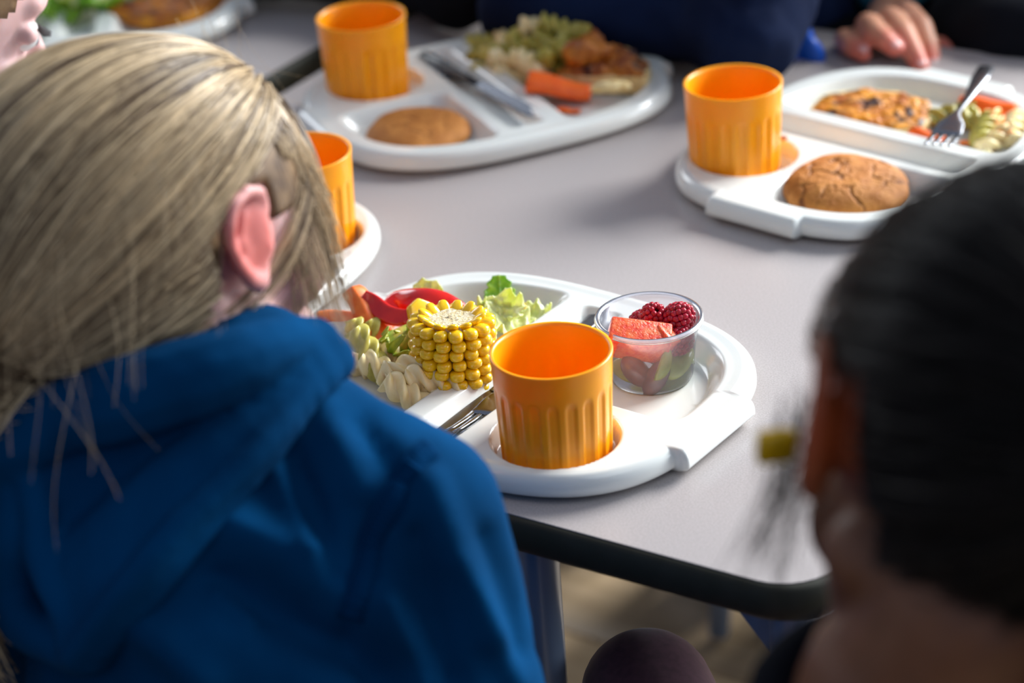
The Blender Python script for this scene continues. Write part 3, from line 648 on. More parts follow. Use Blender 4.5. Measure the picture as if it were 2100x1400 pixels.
for (px, py, z, kk) in ((965, 98, .012, 'olivepasta'), (1000, 88, .02, 'greenpasta'), (1035, 78, .028, 'pasta'), (1075, 70, .034, 'greenpasta'), (1110, 58, .04, 'pasta'), (1150, 56, .044, 'greenpasta'), (1185, 66, .042, 'olivepasta'),
                       (990, 118, .014, 'olivepasta'), (1030, 108, .024, 'greenpasta'), (1075, 96, .032, 'olivepasta'), (1120, 90, .036, 'olivepasta'), (1160, 90, .036, 'greenpasta'), (1010, 140, .012, 'greenpasta'), (1045, 128, .022, 'pasta'),
                       (1085, 130, .028, 'pasta'), (1120, 120, .030, 'olivepasta'), (1050, 152, .012, 'pasta'), (1090, 155, .014, 'pasta'), (1135, 145, .016, 'olivepasta'), (1060, 115, .012, 'olivepasta'), (1105, 100, .014, 'olivepasta'), (1150, 110, .014, 'olivepasta'), (1210, 62, .036, 'olivepasta')):
    a = k * 2.4; k += 1; fusilli(kk, on(px, py, z), (math.cos(a), math.sin(a), .3 * math.sin(k * 1.7)), {'pasta': 'cream pasta twist in the heap on the far tray', 'greenpasta': 'pale green pasta twist in the heap on the far tray', 'olivepasta': 'dark olive pasta twist in the heap on the far tray'}[kk], {'pasta': 'cream twists of the far heap', 'greenpasta': 'pale green twists of the far heap', 'olivepasta': 'dark olive twists of the far heap'}[kk], 1.1, a)
GR = 'pasta twists on the right tray'
for i, (px, py, z, kk, a, lab) in enumerate(((1952, 238, .012, 'greenpasta', .1, 'green pasta twist left of the fork handle'), (1998, 248, .013, 'greenpasta', 2.3, 'green pasta twist just right of the fork handle'), (2020, 268, .013, 'greenpasta', 1.2, 'green pasta twist in the middle of the right tray group'),
      (2050, 262, .014, 'orangepasta', 1.7, 'orange pasta twist under the carrot block'), (2045, 290, .010, 'pasta', .7, 'cream pasta twist nearest the tray edge at right'), (2078, 270, .012, 'pasta', 1.3, 'cream pasta twist farthest right on the right tray'))):
    fusilli(kk, on(px, py, z), (math.cos(a), math.sin(a), .15), lab, GR, 1.15, a)
for i, (px, py, sc, lab) in enumerate(((25, 8, 1, 'lettuce leaf at the left end of the top left tray'), (125, 18, 1, 'dark green lettuce leaf at the left of the top left tray'), (160, 8, 1, 'pale lettuce leaf heaped behind the dark green one'), (205, 14, 1, 'lettuce leaf touching the baked slice at top left'), (255, -6, 1, 'lettuce leaf lying behind the baked slice'), (300, -18, 1, 'lettuce leaf at the back of the top left tray'))):
    leaf('lettuce_leaf', on(px, py, .020), .050, .042, (math.radians(25), .2 * (-1) ** i, i * 1.1), M['lettuce'] if i % 2 else M['palelettuce'], lab, .012, 50 + i * 7, .3, .25)
for (px, py, s, lab) in ((1607, 283, .0035, 'brown crumb on the right tray beside the orange cup'),):
    o = MB().ell((0, 0, 0), (s, s * .7, s * .6), 8).build('crumb', M['filling']); o.location = on(px, py, .0185); tag(o, lab, 'crumb')
# ------------------------------------------------------------------ children
def frame3(F, U=(0, 0, 1)):
    F = Vector(F).normalized(); U = Vector(U); Lf = U.cross(F).normalized(); U = F.cross(Lf); return F, Lf, U
def head_prims(mb, C, fr, s=1.0, ears=True):
    F, Lf, U = fr; Mx = Matrix((F, Lf, U)).transposed()
    W = lambda x, y, z: C + Mx @ Vector((x, y, z)) * s
    def E(c, r, n=20):
        mt = Mx.to_4x4(); mt.translation = W(*c); mb.ell((0, 0, 0), [k * s for k in r], n, mt)
    def K(a, b, ra, rb): mb.cap(W(*a), W(*b), ra * s, rb * s, 12)
    E((-.008, 0, .016), (.090, .072, .078), 32); E((.022, 0, -.030), (.058, .056, .070), 24); E((.060, 0, -.085), (.020, .026, .017))
    K((.0, .045, -.05), (.052, .018, -.088), .020, .016); K((.0, -.045, -.05), (.052, -.018, -.088), .020, .016)
    E((.046, .032, -.042), (.027, .024, .026)); E((.046, -.032, -.042), (.027, .024, .026)); E((.062, 0, .018), (.022, .050, .020))
    K((.080, 0, -.012), (.094, 0, -.036), .006, .0085); E((.086, .008, -.040), (.008, .006, .005)); E((.086, -.008, -.040), (.008, .006, .005))
    E((.080, 0, -.061), (.010, .019, .0055)); E((.079, 0, -.069), (.010, .016, .006)); K((.066, .012, -.006), (.066, .042, -.004), .010, .008); K((.066, -.012, -.006), (.066, -.042, -.004), .010, .008)
    if ears:
        for sg in (-1, 1):
            Y = lambda v: sg * v
            pts = [((.009, .069, .000), .004), ((.014, .073, .016), .0038), ((.008, .078, .029), .0040), ((-.006, .083, .034), .0044), ((-.020, .086, .030), .0046), ((-.027, .087, .016), .0046), ((-.027, .086, .001), .0044),
                   ((-.021, .084, -.014), .0046), ((-.012, .080, -.026), .0058), ((-.002, .075, -.032), .0070), ((.005, .072, -.025), .0052)]
            for (a, ra), (b, rb) in zip(pts, pts[1:]): K((a[0] * .88 - .001, Y(a[1]), a[2] * .86), (b[0] * .88 - .001, Y(b[1]), b[2] * .86), ra * .92, rb * .92)
            pts = [((.001, .074, .018), .0026), ((-.010, .080, .018), .003), ((-.016, .081, .006), .003), ((-.012, .080, -.009), .003), ((-.004, .077, -.016), .003)]
            for (a, ra), (b, rb) in zip(pts, pts[1:]): K((a[0] * .88 - .001, Y(a[1]), a[2] * .86), (b[0] * .88 - .001, Y(b[1]), b[2] * .86), ra * .92, rb * .92)
            E((.007, Y(.074), -.008), (.004, .006, .006)); E((-.007, Y(.0765), .002), (.0175, .0045, .0255)); E((.0, Y(.071), -.004), (.016, .006, .020))
    return W
def eyes(o, W, s, fr):
    Mx = Matrix((fr[0], fr[1], fr[2])).transposed()
    for sg in (-1, 1):
        c = W(.0665, sg * .027, -.008); e = MB().ell((0, 0, 0), (.0125 * s,) * 3, 16).build('eye', M['eye'], o); e.location = c
        mt = Mx.to_4x4(); mt.translation = Mx @ Vector((.0095 * s, 0, -.002 * s)); MB().ell((0, 0, 0), (.0035 * s, .0058 * s, .0058 * s), 14, mt).build('iris', M['iris'], e)
        mt2 = mt.copy(); mt2.translation = W(.0805, 0, -.065) if False else mt.translation
        l = MB()
        for k in range(14):
            y = (k / 13 - .5) * .024; a = W(.0775 - abs(y) * .35, sg * .027 + y, -.0005); b = a + Mx @ Vector((.009, sg * .002 + y * .2, -.002)) * s; l.tube([a, (a + b) / 2 + Mx @ Vector((0, 0, -.002)), b], [.0006, .0005, .0002], 5)
        l.build('eyelashes', M['lash'], o)
        b = MB(); b.tube([W(.078 - abs(t) * .5, sg * (.027 + t), .013 + .002 * math.cos(t * 120)) for t in (-.014, -.007, 0, .007, .014)], [.001, .0022, .0022, .002, .001], 6); b.build('eyebrow', M['brownhair'], o)
HCOUNT = 0
def hair_curves(name, strands, radii, m, parent):
    hc = bpy.data.hair_curves.new(name); n = len(strands); npt = len(strands[0]); hc.add_curves([npt] * n)
    arr = np.array(strands, dtype=np.float32).reshape(-1); hc.position_data.foreach_set('vector', arr)
    a = hc.attributes.get('radius') or hc.attributes.new('radius', 'FLOAT', 'POINT')
    rr = np.repeat(np.array(radii, np.float32)[:, None], npt, 1); tp_ = np.linspace(1, .45, npt)[None]; a.data.foreach_set('value', (rr * tp_).ravel())
    roots = np.array([st_[len(st_) // 2] for st_ in strands]); tn = np.array([mnoise.noise(Vector(p * 55)) * .9 + mnoise.noise(Vector(p * 160)) * .5 for p in roots]) + np.random.default_rng(n).normal(size=n) * .10 + .5
    b_ = hc.attributes.new('tone', 'FLOAT', 'POINT'); b_.data.foreach_set('value', np.repeat(np.clip(tn, 0, 1).astype(np.float32), npt))
    hc.materials.append(m); return link(name, hc, parent)
def cap_shell(C, fr, s, rad, cen, keep, m, name='hair', parent=None, th=.006):
    F, Lf, U = fr; Mx = Matrix((F, Lf, U)).transposed(); n, mm = 96, 64; mb = MB(); rows = []
    vs = []; fs = []
    for i in range(mm + 1):
        t = max(.002, min(PI - .002, PI * i / mm))
        for k in range(n):
            a = 2 * PI * k / n; d = Vector((math.sin(t) * math.cos(a), math.sin(t) * math.sin(a), math.cos(t)))
            p = Vector((cen[0] + rad[0] * d.x, cen[1] + rad[1] * d.y, cen[2] + rad[2] * d.z)); vs.append(p)
    for i in range(mm):
        for k in range(n):
            q = (i * n + k, (i + 1) * n + k, (i + 1) * n + (k + 1) % n, i * n + (k + 1) % n); c = (vs[q[0]] + vs[q[2]]) / 2
            if keep(c): fs.append(q)
    mb.v = [C + Mx @ p * s * (1 + .012 * mnoise.noise(p * 40)) for p in vs]; mb.f = fs
    o = mb.build(name, m, parent); so = o.modifiers.new('t', 'SOLIDIFY'); so.thickness = th; so.offset = -1
    return o
def hairline(c):   # local head coordinates: keep the scalp, leave face, ears and nape free
    x, y, z = c; 
    if z < -.062: return False
    if z > .050: return x < .072
    if z > .0: return x < .030 + (z) * .80
    return x < .004 + z * .1 if abs(y) < .06 else x < -.026 
def flow_hair(C, fr, s, rad, cen, G, keep, n, seed, lift=.003, npt=16, jitter=.004, avoid=None):
    """strands combed from all over the scalp back to the tie at G"""
    r = np.random.default_rng(seed); F, Lf, U = fr; Mx = np.array(Matrix((F, Lf, U)).transposed()); out = []; rad_ = np.array(rad); cen = np.array(cen); g = (np.array(G) - cen) / rad_; g /= np.linalg.norm(g)
    while len(out) < n:
        d = r.normal(size=3); d /= np.linalg.norm(d); c = cen + d * rad_
        if not keep(Vector(c)): continue
        ang = math.acos(max(-1, min(1, float(d @ g))))
        if ang < .15: continue
        ln = r.uniform(.5, 1.0); t0 = 0; off = r.uniform(0, lift); ax = r.normal(size=3) * jitter; pts = []
        side = np.cross(d, g); side /= max(1e-6, np.linalg.norm(side)); wob = r.uniform(-.10, .10)
        for k in range(npt):
            t = k / (npt - 1) * ln
            q = (math.sin((1 - t) * ang) * d + math.sin(t * ang) * g) / math.sin(ang); q = q + side * wob * math.sin(PI * t); q /= np.linalg.norm(q)
            p = cen + q * (rad_ + off + .0015) + ax * math.sin(PI * t); pts.append(np.array(C) + Mx @ p * s)
        if avoid is not None and min(np.linalg.norm((np.array(q_) - avoid[0])) for q_ in pts) < avoid[1]: continue
        out.append(pts)
    return out
def hang(start, end, n, spread0, spread1, sag, seed, npt=16, curl=.004):
    r = np.random.default_rng(seed); S, E_ = np.array(start), np.array(end); out = []
    for _ in range(n):
        a = S + r.normal(size=3) * spread0; b = E_ + r.normal(size=3) * spread1; m_ = (a + b) / 2 + np.array(sag) + r.normal(size=3) * spread1 * .4; ph = r.uniform(0, 6); am = r.uniform(0, curl)
        out.append([(1 - t) ** 2 * a + 2 * t * (1 - t) * m_ + t * t * b + np.array([math.sin(5 * t + ph), math.cos(4 * t + ph), 0]) * am * t for t in np.linspace(0, 1, npt)])
    return out
def hand_prims(mb, wrist, palm, knuckles, fingers, thumb, s=1.0):
    mb.cap(wrist, palm, .017 * s, .020 * s)
    for k in knuckles: mb.cap(palm, k, .015 * s, .0092 * s)
    for ch in fingers:
        rs = [.0086, .0078, .0070, .0060]
        for (a, b, ra, rb) in zip(ch, ch[1:], rs, rs[1:]): mb.cap(a, b, ra * s, rb * s, 14)
    rs = [.012, .0095, .0082, .0066]
    for (a, b, ra, rb) in zip(thumb, thumb[1:], rs, rs[1:]): mb.cap(a, b, ra * s, rb * s, 14)
def simple_hand(mb, wrist, d, side, s=1.0):
    """relaxed child hand: palm along d, fingers curled down, thumb leaving the side"""
    d = Vector(d).normalized(); side = Vector(side).normalized(); up = side.cross(d).normalized()
    if up.z < 0: up = -up
    palm = wrist + d * .035 * s; ks = []; fs = []
    for i, ln in enumerate((.030, .036, .040, .035)):
        k = wrist + d * .058 * s + side * (i - 1.5) * .0155 * s; ks.append(k)
        fs.append([k, k + (d - up * .15) * ln * .45 * s, k + (d - up * .45) * ln * .78 * s, k + (d * .9 - up * .75) * ln * s])
    b = wrist + d * .018 * s + side * .018 * s
    th = [b, b + (d * .6 + side * .7) * .020 * s, b + (d * .95 + side * .75) * .034 * s, b + (d * 1.2 + side * .6) * .044 * s]
    hand_prims(mb, wrist, palm, ks, fs, th, s)
def sitting_child(name, hips, chest, neck, headc, F, look, mats, lab, hands=None, elbows=None, s=1.0, hair=None, legs=True, vox=.004, tuck=.34):
    """generic seated child (body, jumper, trousers, hair), posed by joints"""
    F = Vector((F[0], F[1], 0)).normalized(); Rt = F.cross(Vector((0, 0, 1))); skin, cloth, trs, hm = mats
    fr = frame3(look); body = MB(); W = head_prims(body, headc, fr, s)
    sh = [chest + Rt * sg * .105 * s + Vector((0, 0, .045)) * s for sg in (-1, 1)]
    body.cap(headc + Vector((0, 0, -.05)) - F * .02, neck, .036 * s, .038 * s); body.cap(neck, chest, .038 * s, .07 * s); body.cap(chest, hips, .075 * s, .075 * s)
    for i in (0, 1):
        if not elbows[i]: continue
        body.cap(sh[i], elbows[i], .028 * s, .024 * s); body.cap(elbows[i], hands[i][0], .023 * s, .017 * s); body.cap(neck - Vector((0, 0, .035)), sh[i] - Vector((0, 0, .006)), .034 * s, .026 * s)
        if len(hands[i]) == 3: simple_hand(body, *hands[i], s=s)
    if legs:
        for sg in (-1, 1):
            h = hips + Rt * sg * .06; kn_ = h + F * .27 + Vector((0, 0, .02)); ft = Vector((kn_.x, kn_.y, .07)) - F * tuck; body.cap(h, kn_, .055, .042); body.cap(kn_, ft, .038, .028); body.cap(ft, ft + F * .09 - Vector((0, 0, .03)), .03, .025)
    reg = [(W(.01, sg * .08, 0), .030) for sg in (-1, 1)] + [(W(.086, 0, -.065), .016)]
    def tint(co):
        v = np.zeros(len(co))
        for c, rr in reg: v = np.maximum(v, np.clip(1.3 - np.linalg.norm(co - np.array(c), axis=1) / rr, 0, .8))
        return v
    o = fuse(name, body, vox, 4, skin, None, tint=tint); tag(o, lab, 'person'); eyes(o, W, s, fr)
    cl = MB(); cl.cap(neck - Vector((0, 0, .012)), chest, .055 * s, .098 * s); cl.cap(chest, hips, .096 * s, .10 * s); cl.cap(chest + Rt * .04, hips + Rt * .04, .085 * s, .09 * s); cl.cap(chest - Rt * .04, hips - Rt * .04, .085 * s, .09 * s)
    for i in (0, 1):
        if elbows[i]:
            cl.cap(neck - Vector((0, 0, .03)), sh[i], .045 * s, .046 * s); cl.cap(sh[i], elbows[i], .052 * s, .046 * s); wr = hands[i][0].lerp(elbows[i], .08); cl.cap(elbows[i], wr, .046 * s, .036 * s)
    fuse('jumper', cl, .006, 6, cloth, o, disp=lambda co: .006 * vnoise(co, 22, s * 5) + .0025 * vnoise(co, 60, 3))
    if legs:
        tr = MB()
        for sg in (-1, 1):
            h = hips + Rt * sg * .06; kn_ = h + F * .27 + Vector((0, 0, .02)); ft = Vector((kn_.x, kn_.y, .10)) - F * tuck * .9; tr.cap(h, kn_, .066, .052); tr.cap(kn_, ft, .050, .040)
        fuse('trousers', tr, .008, 4, trs, o)
        sh_ = MB()
        for sg in (-1, 1):
            h = hips + Rt * sg * .06 + F * .27; ft = Vector((h.x, h.y, .04)) - F * tuck; sh_.cap(ft, ft + F * .10, .036, .030)
        fuse('shoes', sh_, .006, 3, M['black'], o)
    if hair: cap_shell(headc, fr, s, (.099, .081, .088), (-.008, 0, .016), hairline, hm, 'hair', o, .008)
    return o, W, fr, sh

NV = Vector((NX, NY, 0)); EV = Vector((EX, EY, 0))
def stool(p, lab, m=None, h=.40):
    t = empty('stool', (p.x, p.y, 0), 0, lab, 'stool'); m = m or M['stool']
    MB().lathe([(.002, h - .03), (.115, h - .03), (.133, h - .022), (.135, h - .01), (.125, h), (.02, h - .003), (.002, h - .003)], 48).build('seat', m, t)
    for k in range(4):
        a = PI / 4 + k * PI / 2; g = MB(); g.tube([(.08 * math.cos(a), .08 * math.sin(a), h - .028), (.12 * math.cos(a), .12 * math.sin(a), .01)], .011, 12); g.build('leg', M['steel'], t)
    return t
# --- far-side children
def far_child(ctr, lab, mats, name='person', s=.84):
    hips = Vector((ctr.x, ctr.y, .46)) + NV * .10; chest = Vector((ctr.x, ctr.y, .78)); neck = chest + Vector((0, 0, .10)) - NV * .01; hd = neck + Vector((0, 0, .11)) - NV * .04
    F = -NV; Rt = F.cross(Vector((0, 0, 1)))
    el = [chest + Rt * .110 * -1 - NV * .165 + Vector((0, 0, -.038)), chest + Rt * .110 - NV * .165 + Vector((0, 0, -.038))]
    wr = [el[0] + Rt * .140 + NV * .060 + Vector((0, 0, .010)), el[1] - Rt * .150 + NV * .022 + Vector((0, 0, -.002))]
    hn = [(wr[0], Rt + NV * .7, NV - Rt * .7), (wr[1], -Rt + NV * .9, NV + Rt * .9)]
    return sitting_child(name, hips, chest, neck, hd, F, (-NV.x, -NV.y, -.45), mats, lab, hn, el, s=s, hair=True)
def ctr(px, py, n_): # point on the line across the tables at distance n_, seen at column px
    d = at(px, py, 1) - CAM; t = (n_ - NV.dot(CAM)) / NV.dot(d); q = CAM + d * t; return Vector((q.x, q.y, 0))
cA = ctr(945, 20, 1.835); cB = ctr(1482, 40, 1.812)
far_child(cA, 'child in near-black jumper sitting behind the far tray, left of the navy one', (M['skin'], M['black'], M['navy'], M['brownhair']))
far_child(cB, 'child in dark navy jumper sitting behind the far tray, beside the blue bag', (M['skin'], M['navy'], M['black'], M['brownhair']))
for c, l in ((cA, 'stool under the child in near-black jumper'), (cB, 'stool under the child in dark navy jumper')): stool(c + NV * .12, l, M['black'], .36)
stool(at(1745, 8, 3.05) * 1.0, 'pale grey round stool on the floor beyond the two far children', M['stool'], .42)
# blue bag hanging between them
bg = MB(); c = at(1640, 108, 2.10)
for (px, py, r) in ((1632, 60, .010), (1628, 100, .020), (1640, 130, .026), (1650, 100, .018), (1655, 135, .022), (1615, 135, .016)): bg.ell(at(px, py, 2.035), (r * .8, r * .6, r), 14)
o = fuse('fabric_bag', bg, .003, 3, M['bluebag'], None, disp=lambda co: .006 * np.sin(co[:, 0] * 210 + co[:, 2] * 90) + .004 * vnoise(co, 60)); tag(o, 'bright blue crumpled fabric bag on the table edge between navy sleeve and hand', 'bag')

# --- child with the hand on the right tray
cP = ctr(2030, 60, 1.96)
hZ = 2.02
A = lambda x, y, z=hZ: at(x, y, z)
hips = Vector((cP.x, cP.y, .46)) + NV * .08; chest = Vector((cP.x, cP.y, .76)) + NV * .02; neck = chest + Vector((0, 0, .11)); hd = neck + Vector((0, 0, .12)) - NV * .03
Rt4 = (-NV).cross(Vector((0, 0, 1)))
elr = [chest + Rt4 * -.15 + Vector((0, 0, -.12)), chest + Rt4 * .14 + Vector((0, 0, -.12))]
wristR = A(1800, 40, 2.10)
el4 = [A(2120, 130, 2.12), A(1905, -70, 2.20)]
body = [A(1790, 100, 2.065), A(1822, 62, 2.05)]
mbh = MB()
p4, W4, fr4, sh4 = sitting_child('person', hips, chest, neck, hd, -NV, (-NV.x, -NV.y, -.5), (M['skinhand'], M['black'], M['black'], M['brownhair']),
    'child in black jumper whose hand rests on the right tray rim', [(wristR,), (wristR,)], [None, None], hair=True)
# the hand and forearm grown as one skin with the child's arm
hb = MB(); wr = A(1828, 22, 2.115)
palm = A(1800, 85, 2.065)
hb.cap(A(1860, -40, 2.20), wr, .021, .018); hb.cap(wr, palm, .019, .021); hb.cap(A(1775, 118, 2.055), A(1815, 125, 2.05), .014, .013); hb.cap(palm, A(1775, 118, 2.055), .018, .015)
kn4 = [A(1733, 82, 2.03), A(1783, 52, 2.025), A(1828, 40, 2.03), A(1868, 30, 2.04)]
for k_ in kn4: hb.cap(palm, k_, .016, .0095)
fing = [[(1733, 82, 2.03), (1748, 96, 2.015), (1763, 106, 2.008), (1772, 112, 2.005)], [(1780, 52, 2.025), (1796, 68, 2.008), (1818, 85, 1.998), (1834, 99, 1.995)],
        [(1826, 40, 2.03), (1851, 66, 2.012), (1872, 105, 1.998), (1888, 137, 1.990)], [(1860, 28, 2.045), (1888, 55, 2.03), (1905, 100, 2.018), (1912, 136, 2.01)]]
for ch, s_ in zip(fing, (.98, 1.12, 1.16, 1.12)):
    rs = [.0102, .0094, .0082, .0068]
    for (a, b, ra, rb) in zip(ch, ch[1:], rs, rs[1:]): hb.cap(A(*a), A(*b), ra * s_, rb * s_, 16)
tb = [(1850, 92, 2.07), (1895, 98, 2.06), (1925, 102, 2.055), (1943, 105, 2.05)]
for (a, b, ra, rb) in zip(tb, tb[1:], (.013, .0125, .0120, .0095), (.0125, .0120, .0095, .008)): hb.cap(A(*a), A(*b), ra, rb, 16)
tips = [np.array(A(*c[-1])) for c in fing] + [np.array(A(*tb[-1])), np.array(A(1790, 122, 2.04))]
def tip_tint(co):
    v = np.zeros(len(co))
    for t in tips: v = np.maximum(v, np.clip(1.1 - np.linalg.norm(co - t, axis=1) / .022, 0, .75))
    return v
# merge the hand skin with the body skin into one continuous figure
hb.cap(A(1860, -40, 2.20), sh4[0] * .3 + A(1905, -70, 2.28) * .7, .022, .026); hb.cap(sh4[0] * .3 + A(1905, -70, 2.28) * .7, chest, .028, .04)
arm = fuse('hand_and_forearm', hb, .0022, 4, M['skinhand'], None, tint=tip_tint)
bm = bmesh.new(); bm.from_mesh(p4.data)
me2 = arm.data
bm.from_mesh(me2); bm.to_mesh(p4.data); bm.free(); bpy.data.objects.remove(arm)
p4.data.polygons.foreach_set('use_smooth', [True] * len(p4.data.polygons))
for i, c in enumerate(fing):
    a, b = A(*c[-2]), A(*c[-1]); d = (b - a).normalized(); nrm = (-fwd * .75 + UP * .55); nrm = (nrm - d * nrm.dot(d)).normalized()
    mt = Matrix((d.cross(nrm), d, nrm)).transposed().to_4x4(); mt.translation = b + nrm * .0062 - d * .001
    MB().ell((0, 0, 0), (.0042, .0052, .0014), 14, mt).build('fingernail', M['nail'], p4)
sl = MB(); e_ = sh4[0] * .3 + A(1905, -70, 2.28) * .7; sl.cap(A(1875, -55, 2.22), e_, .034, .04); sl.cap(e_, sh4[0], .04, .05); sl.cap(sh4[1], chest + Rt4 * .16 + Vector((0, 0, -.14)), .048, .04); sl.cap(chest + Rt4 * .16 + Vector((0, 0, -.14)), chest + Rt4 * .12 - NV * .12 + Vector((0, 0, -.16)), .04, .034)
sl.cap(A(1705, 112, 2.11), A(1745, 95, 2.15), .030, .032); sl.cap(A(1960, 70, 2.19), A(2120, 60, 2.12), .060, .055); sl.cap(A(1995, 66, 2.10), A(2085, 72, 2.032), .048, .045); sl.cap(A(2085, 72, 2.032), A(2200, 76, 2.02), .045, .048); sl.cap(A(2200, 66, 2.03), A(2290, 60, 2.06), .050, .05)
fuse('sleeves', sl, .006, 5, M['black'], p4, disp=lambda co: .005 * vnoise(co, 25))
co_ = MB(); co_.cap(A(1790, -8, 2.13), A(1835, -2, 2.12), .016, .018); co_.cap(A(1835, -2, 2.12), A(1895, -30, 2.13), .018, .014); fuse('collar', co_, .003, 3, M['teal'], p4, disp=lambda co: .003 * vnoise(co, 60))
stool(cP + NV * .12, 'stool under the child in black jumper', M['black'], .36)

# --- child at top left: only cheek and lashes reach the frame
hd5 = at(-165, -8, 1.63); F5 = Vector((.86, .36, -.36))
n5 = hd5 + Vector((-.05, -.05, -.12)); ch5 = n5 + Vector((-.04, -.04, -.11)); hp5 = Vector((ch5.x - .05, ch5.y - .06, .46))
R5 = Vector((.7, .7, 0)).cross(Vector((0, 0, 1)))
el5 = [ch5 + R5 * sg * .13 + Vector((0, 0, -.14)) for sg in (-1, 1)]
sitting_child('person', hp5, ch5, n5, hd5, (.7, .7), F5, (M['skin'], M['navy'], M['black'], M['blondcap']), 'pale child at the top left corner, only cheek and eyelashes in view',
              [(e + Vector((.08, .06, -.08)), Vector((.8, .6, -.1)), R5 * -sg) for e, sg in zip(el5, (-1, 1))], el5, hair=True, vox=.003)

# --- girl in the blue hoodie
HC = at(368, 448, 1.29)
FG = Vector((.74, .66, -.06)); frG = frame3(FG, (-.08, .12, 1)); Fg, Lg, Ug = frG; SG = 0.91
neckG = Vector((-.155, 1.118, .845)); chestG = Vector((-.150, 1.075, .735)); hipsG = Vector((-.17, .93, .47))
TF = Vector((.40, .92, 0)).normalized(); TR_ = TF.cross(Vector((0, 0, 1)))
shR = Vector((-.060, 1.062, .785)); shL = chestG - TR_ * .105 + Vector((-.02, .0, .045))
elR = Vector((-.026, 1.006, .60)); wrR = Vector((-.03, 1.20, .55)); elL = shL + Vector((-.07, .05, -.15)); wrL = elL + Vector((.09, .17, -.03))
gb = MB(); WG = head_prims(gb, HC, frG, SG)
gb.cap(WG(-.028, 0, -.055), neckG, .041, .044); gb.cap(neckG, chestG, .045, .058); gb.cap(chestG, hipsG, .055, .06)
gb.cap(neckG, shR, .04, .03); gb.cap(neckG, shL, .04, .03); gb.cap(shR, elR, .028, .024); gb.cap(elR, wrR, .023, .017); gb.cap(shL, elL, .028, .024); gb.cap(elL, wrL, .023, .017)
simple_hand(gb, wrR, Vector((-.1, 1, -.1)), Vector((-1, -.1, 0))); simple_hand(gb, wrL, Vector((.6, .8, 0)), Vector((.8, -.6, 0)))
for sg in (-1, 1):
    h = hipsG + TR_ * sg * .06; kn_ = h + TF * .28; gb.cap(h, kn_, .055, .042); gb.cap(kn_, Vector((kn_.x, kn_.y, .07)), .038, .028); gb.cap(Vector((kn_.x, kn_.y, .07)), Vector((kn_.x, kn_.y, .04)) + TF * .09, .03, .024)
earc = [np.array(WG(-.010, sg * .084, 0)) for sg in (-1, 1)]
def gt(co):
    v = np.zeros(len(co))
    for c in earc: v = np.maximum(v, np.clip(1.35 - np.linalg.norm(co - c, axis=1) / .027, 0, .75))  # ears pinker than the face, backlit redness included in the colour
    v = np.maximum(v, np.clip(1.2 - np.linalg.norm(co - np.array(WG(.086, 0, -.065)), axis=1) / .016, 0, .7))
    return np.maximum(v, .30 * np.clip(1.2 - np.linalg.norm(co - np.array(WG(.05, -.045, -.04)), axis=1) / .04, 0, 1))
girl = fuse('person', gb, .0023, 4, M['skin'], None, tint=gt); tag(girl, 'blond child in a blue hooded sweatshirt, seen from behind at left', 'person'); eyes(girl, WG, SG, frG)
RAD, CEN = (.1200, .0800, .0960), (-.036, 0, .014)
def keepG(c):
    x, y, z = c
    if z < -.060: return False
    if y < 0:                       # right side, towards the camera
        if z > .045: return x < .078
        if z > .026: return x < .056
        if z > -.02: return x < -.030 or (z > .004 and .019 < x < .050)
        return x < -.030 - (-.02 - z) * .2
    return hairline(c)
cap_shell(HC, frG, SG, RAD, CEN, keepG, M['blondcap'], 'hair_underlayer', girl, .008)
GT = (-.150, .004, -.048)
st = flow_hair(HC, frG, SG, RAD, CEN, GT, keepG, 9000, 5, .0045, 18, .003, (np.array(WG(-.006, -.084, .000)), .026))
rd = list(rng.uniform(.00022, .00055, len(st)))
hair_curves('hair', st, rd, M['blond'], girl)
# hair sweeping forward over the temple and falling past the cheek
fs_ = []
for _ in range(720):
    a = np.array([rng.uniform(.012, .062), rng.uniform(-.046, -.004), 0.0]); a[2] = .012 + .096 * math.sqrt(max(0, 1 - ((a[0] + .036) / .12) ** 2 - (a[1] / .08) ** 2))
    e = np.array([rng.uniform(.030, .076), rng.uniform(-.060, -.040), rng.uniform(-.075, .0)])
    m_ = np.array([a[0] * .5 + e[0] * .5 + .002, -.060, .030]); row = []
    for t in np.linspace(0, 1, 16):
        q = (1 - t) ** 2 * a + 2 * t * (1 - t) * m_ + t * t * e; n_ = (q - np.array(CEN)) / np.array(RAD) ; l = np.linalg.norm(n_)
        if l < 1.0 and q[2] > .03: q = np.array(CEN) + n_ / l * 1.01 * np.array(RAD)
        row.append(np.array(WG(*q)))
    fs_.append(row)
hair_curves('front_hair', fs_, list(rng.uniform(.0002, .00045, len(fs_))), M['blond'], girl)
ws = []
for (p0, p1, n_, s0, s1) in (((640, 480, 1.26), (735, 745, 1.27), 34, .004, .004), ((600, 360, 1.23), (700, 640, 1.25), 24, .008, .010), ((250, 300, 1.19), (285, 800, 1.16), 5, .012, .004), ((230, 300, 1.19), (240, 560, 1.17), 6, .018, .014), ((120, 380, 1.19), (110, 800, 1.16), 4, .016, .014),
                             ((330, 310, 1.19), (400, 640, 1.18), 14, .014, .014), ((430, 90, 1.30), (520, 260, 1.30), 30, .014, .016), ((60, 560, 1.2), (170, 920, 1.14), 12, .016, .018)):
    ws += hang(at(*p0), at(*p1), n_, s0, s1, (0, -.008, .0), len(ws) + 1, 16, .005)
hair_curves('loose_wisps', ws, list(rng.uniform(.00006, .00013, len(ws))), M['blond'], girl)
gp = WG(*GT); tail = hang(gp, gp + Vector((-.045, -.015, -.15)), 1800, .010, .022, (-.035, -.03, .0), 77, 18, .006)
hair_curves('ponytail', tail, list(rng.uniform(.0003, .0006, len(tail))), M['blond'], girl)
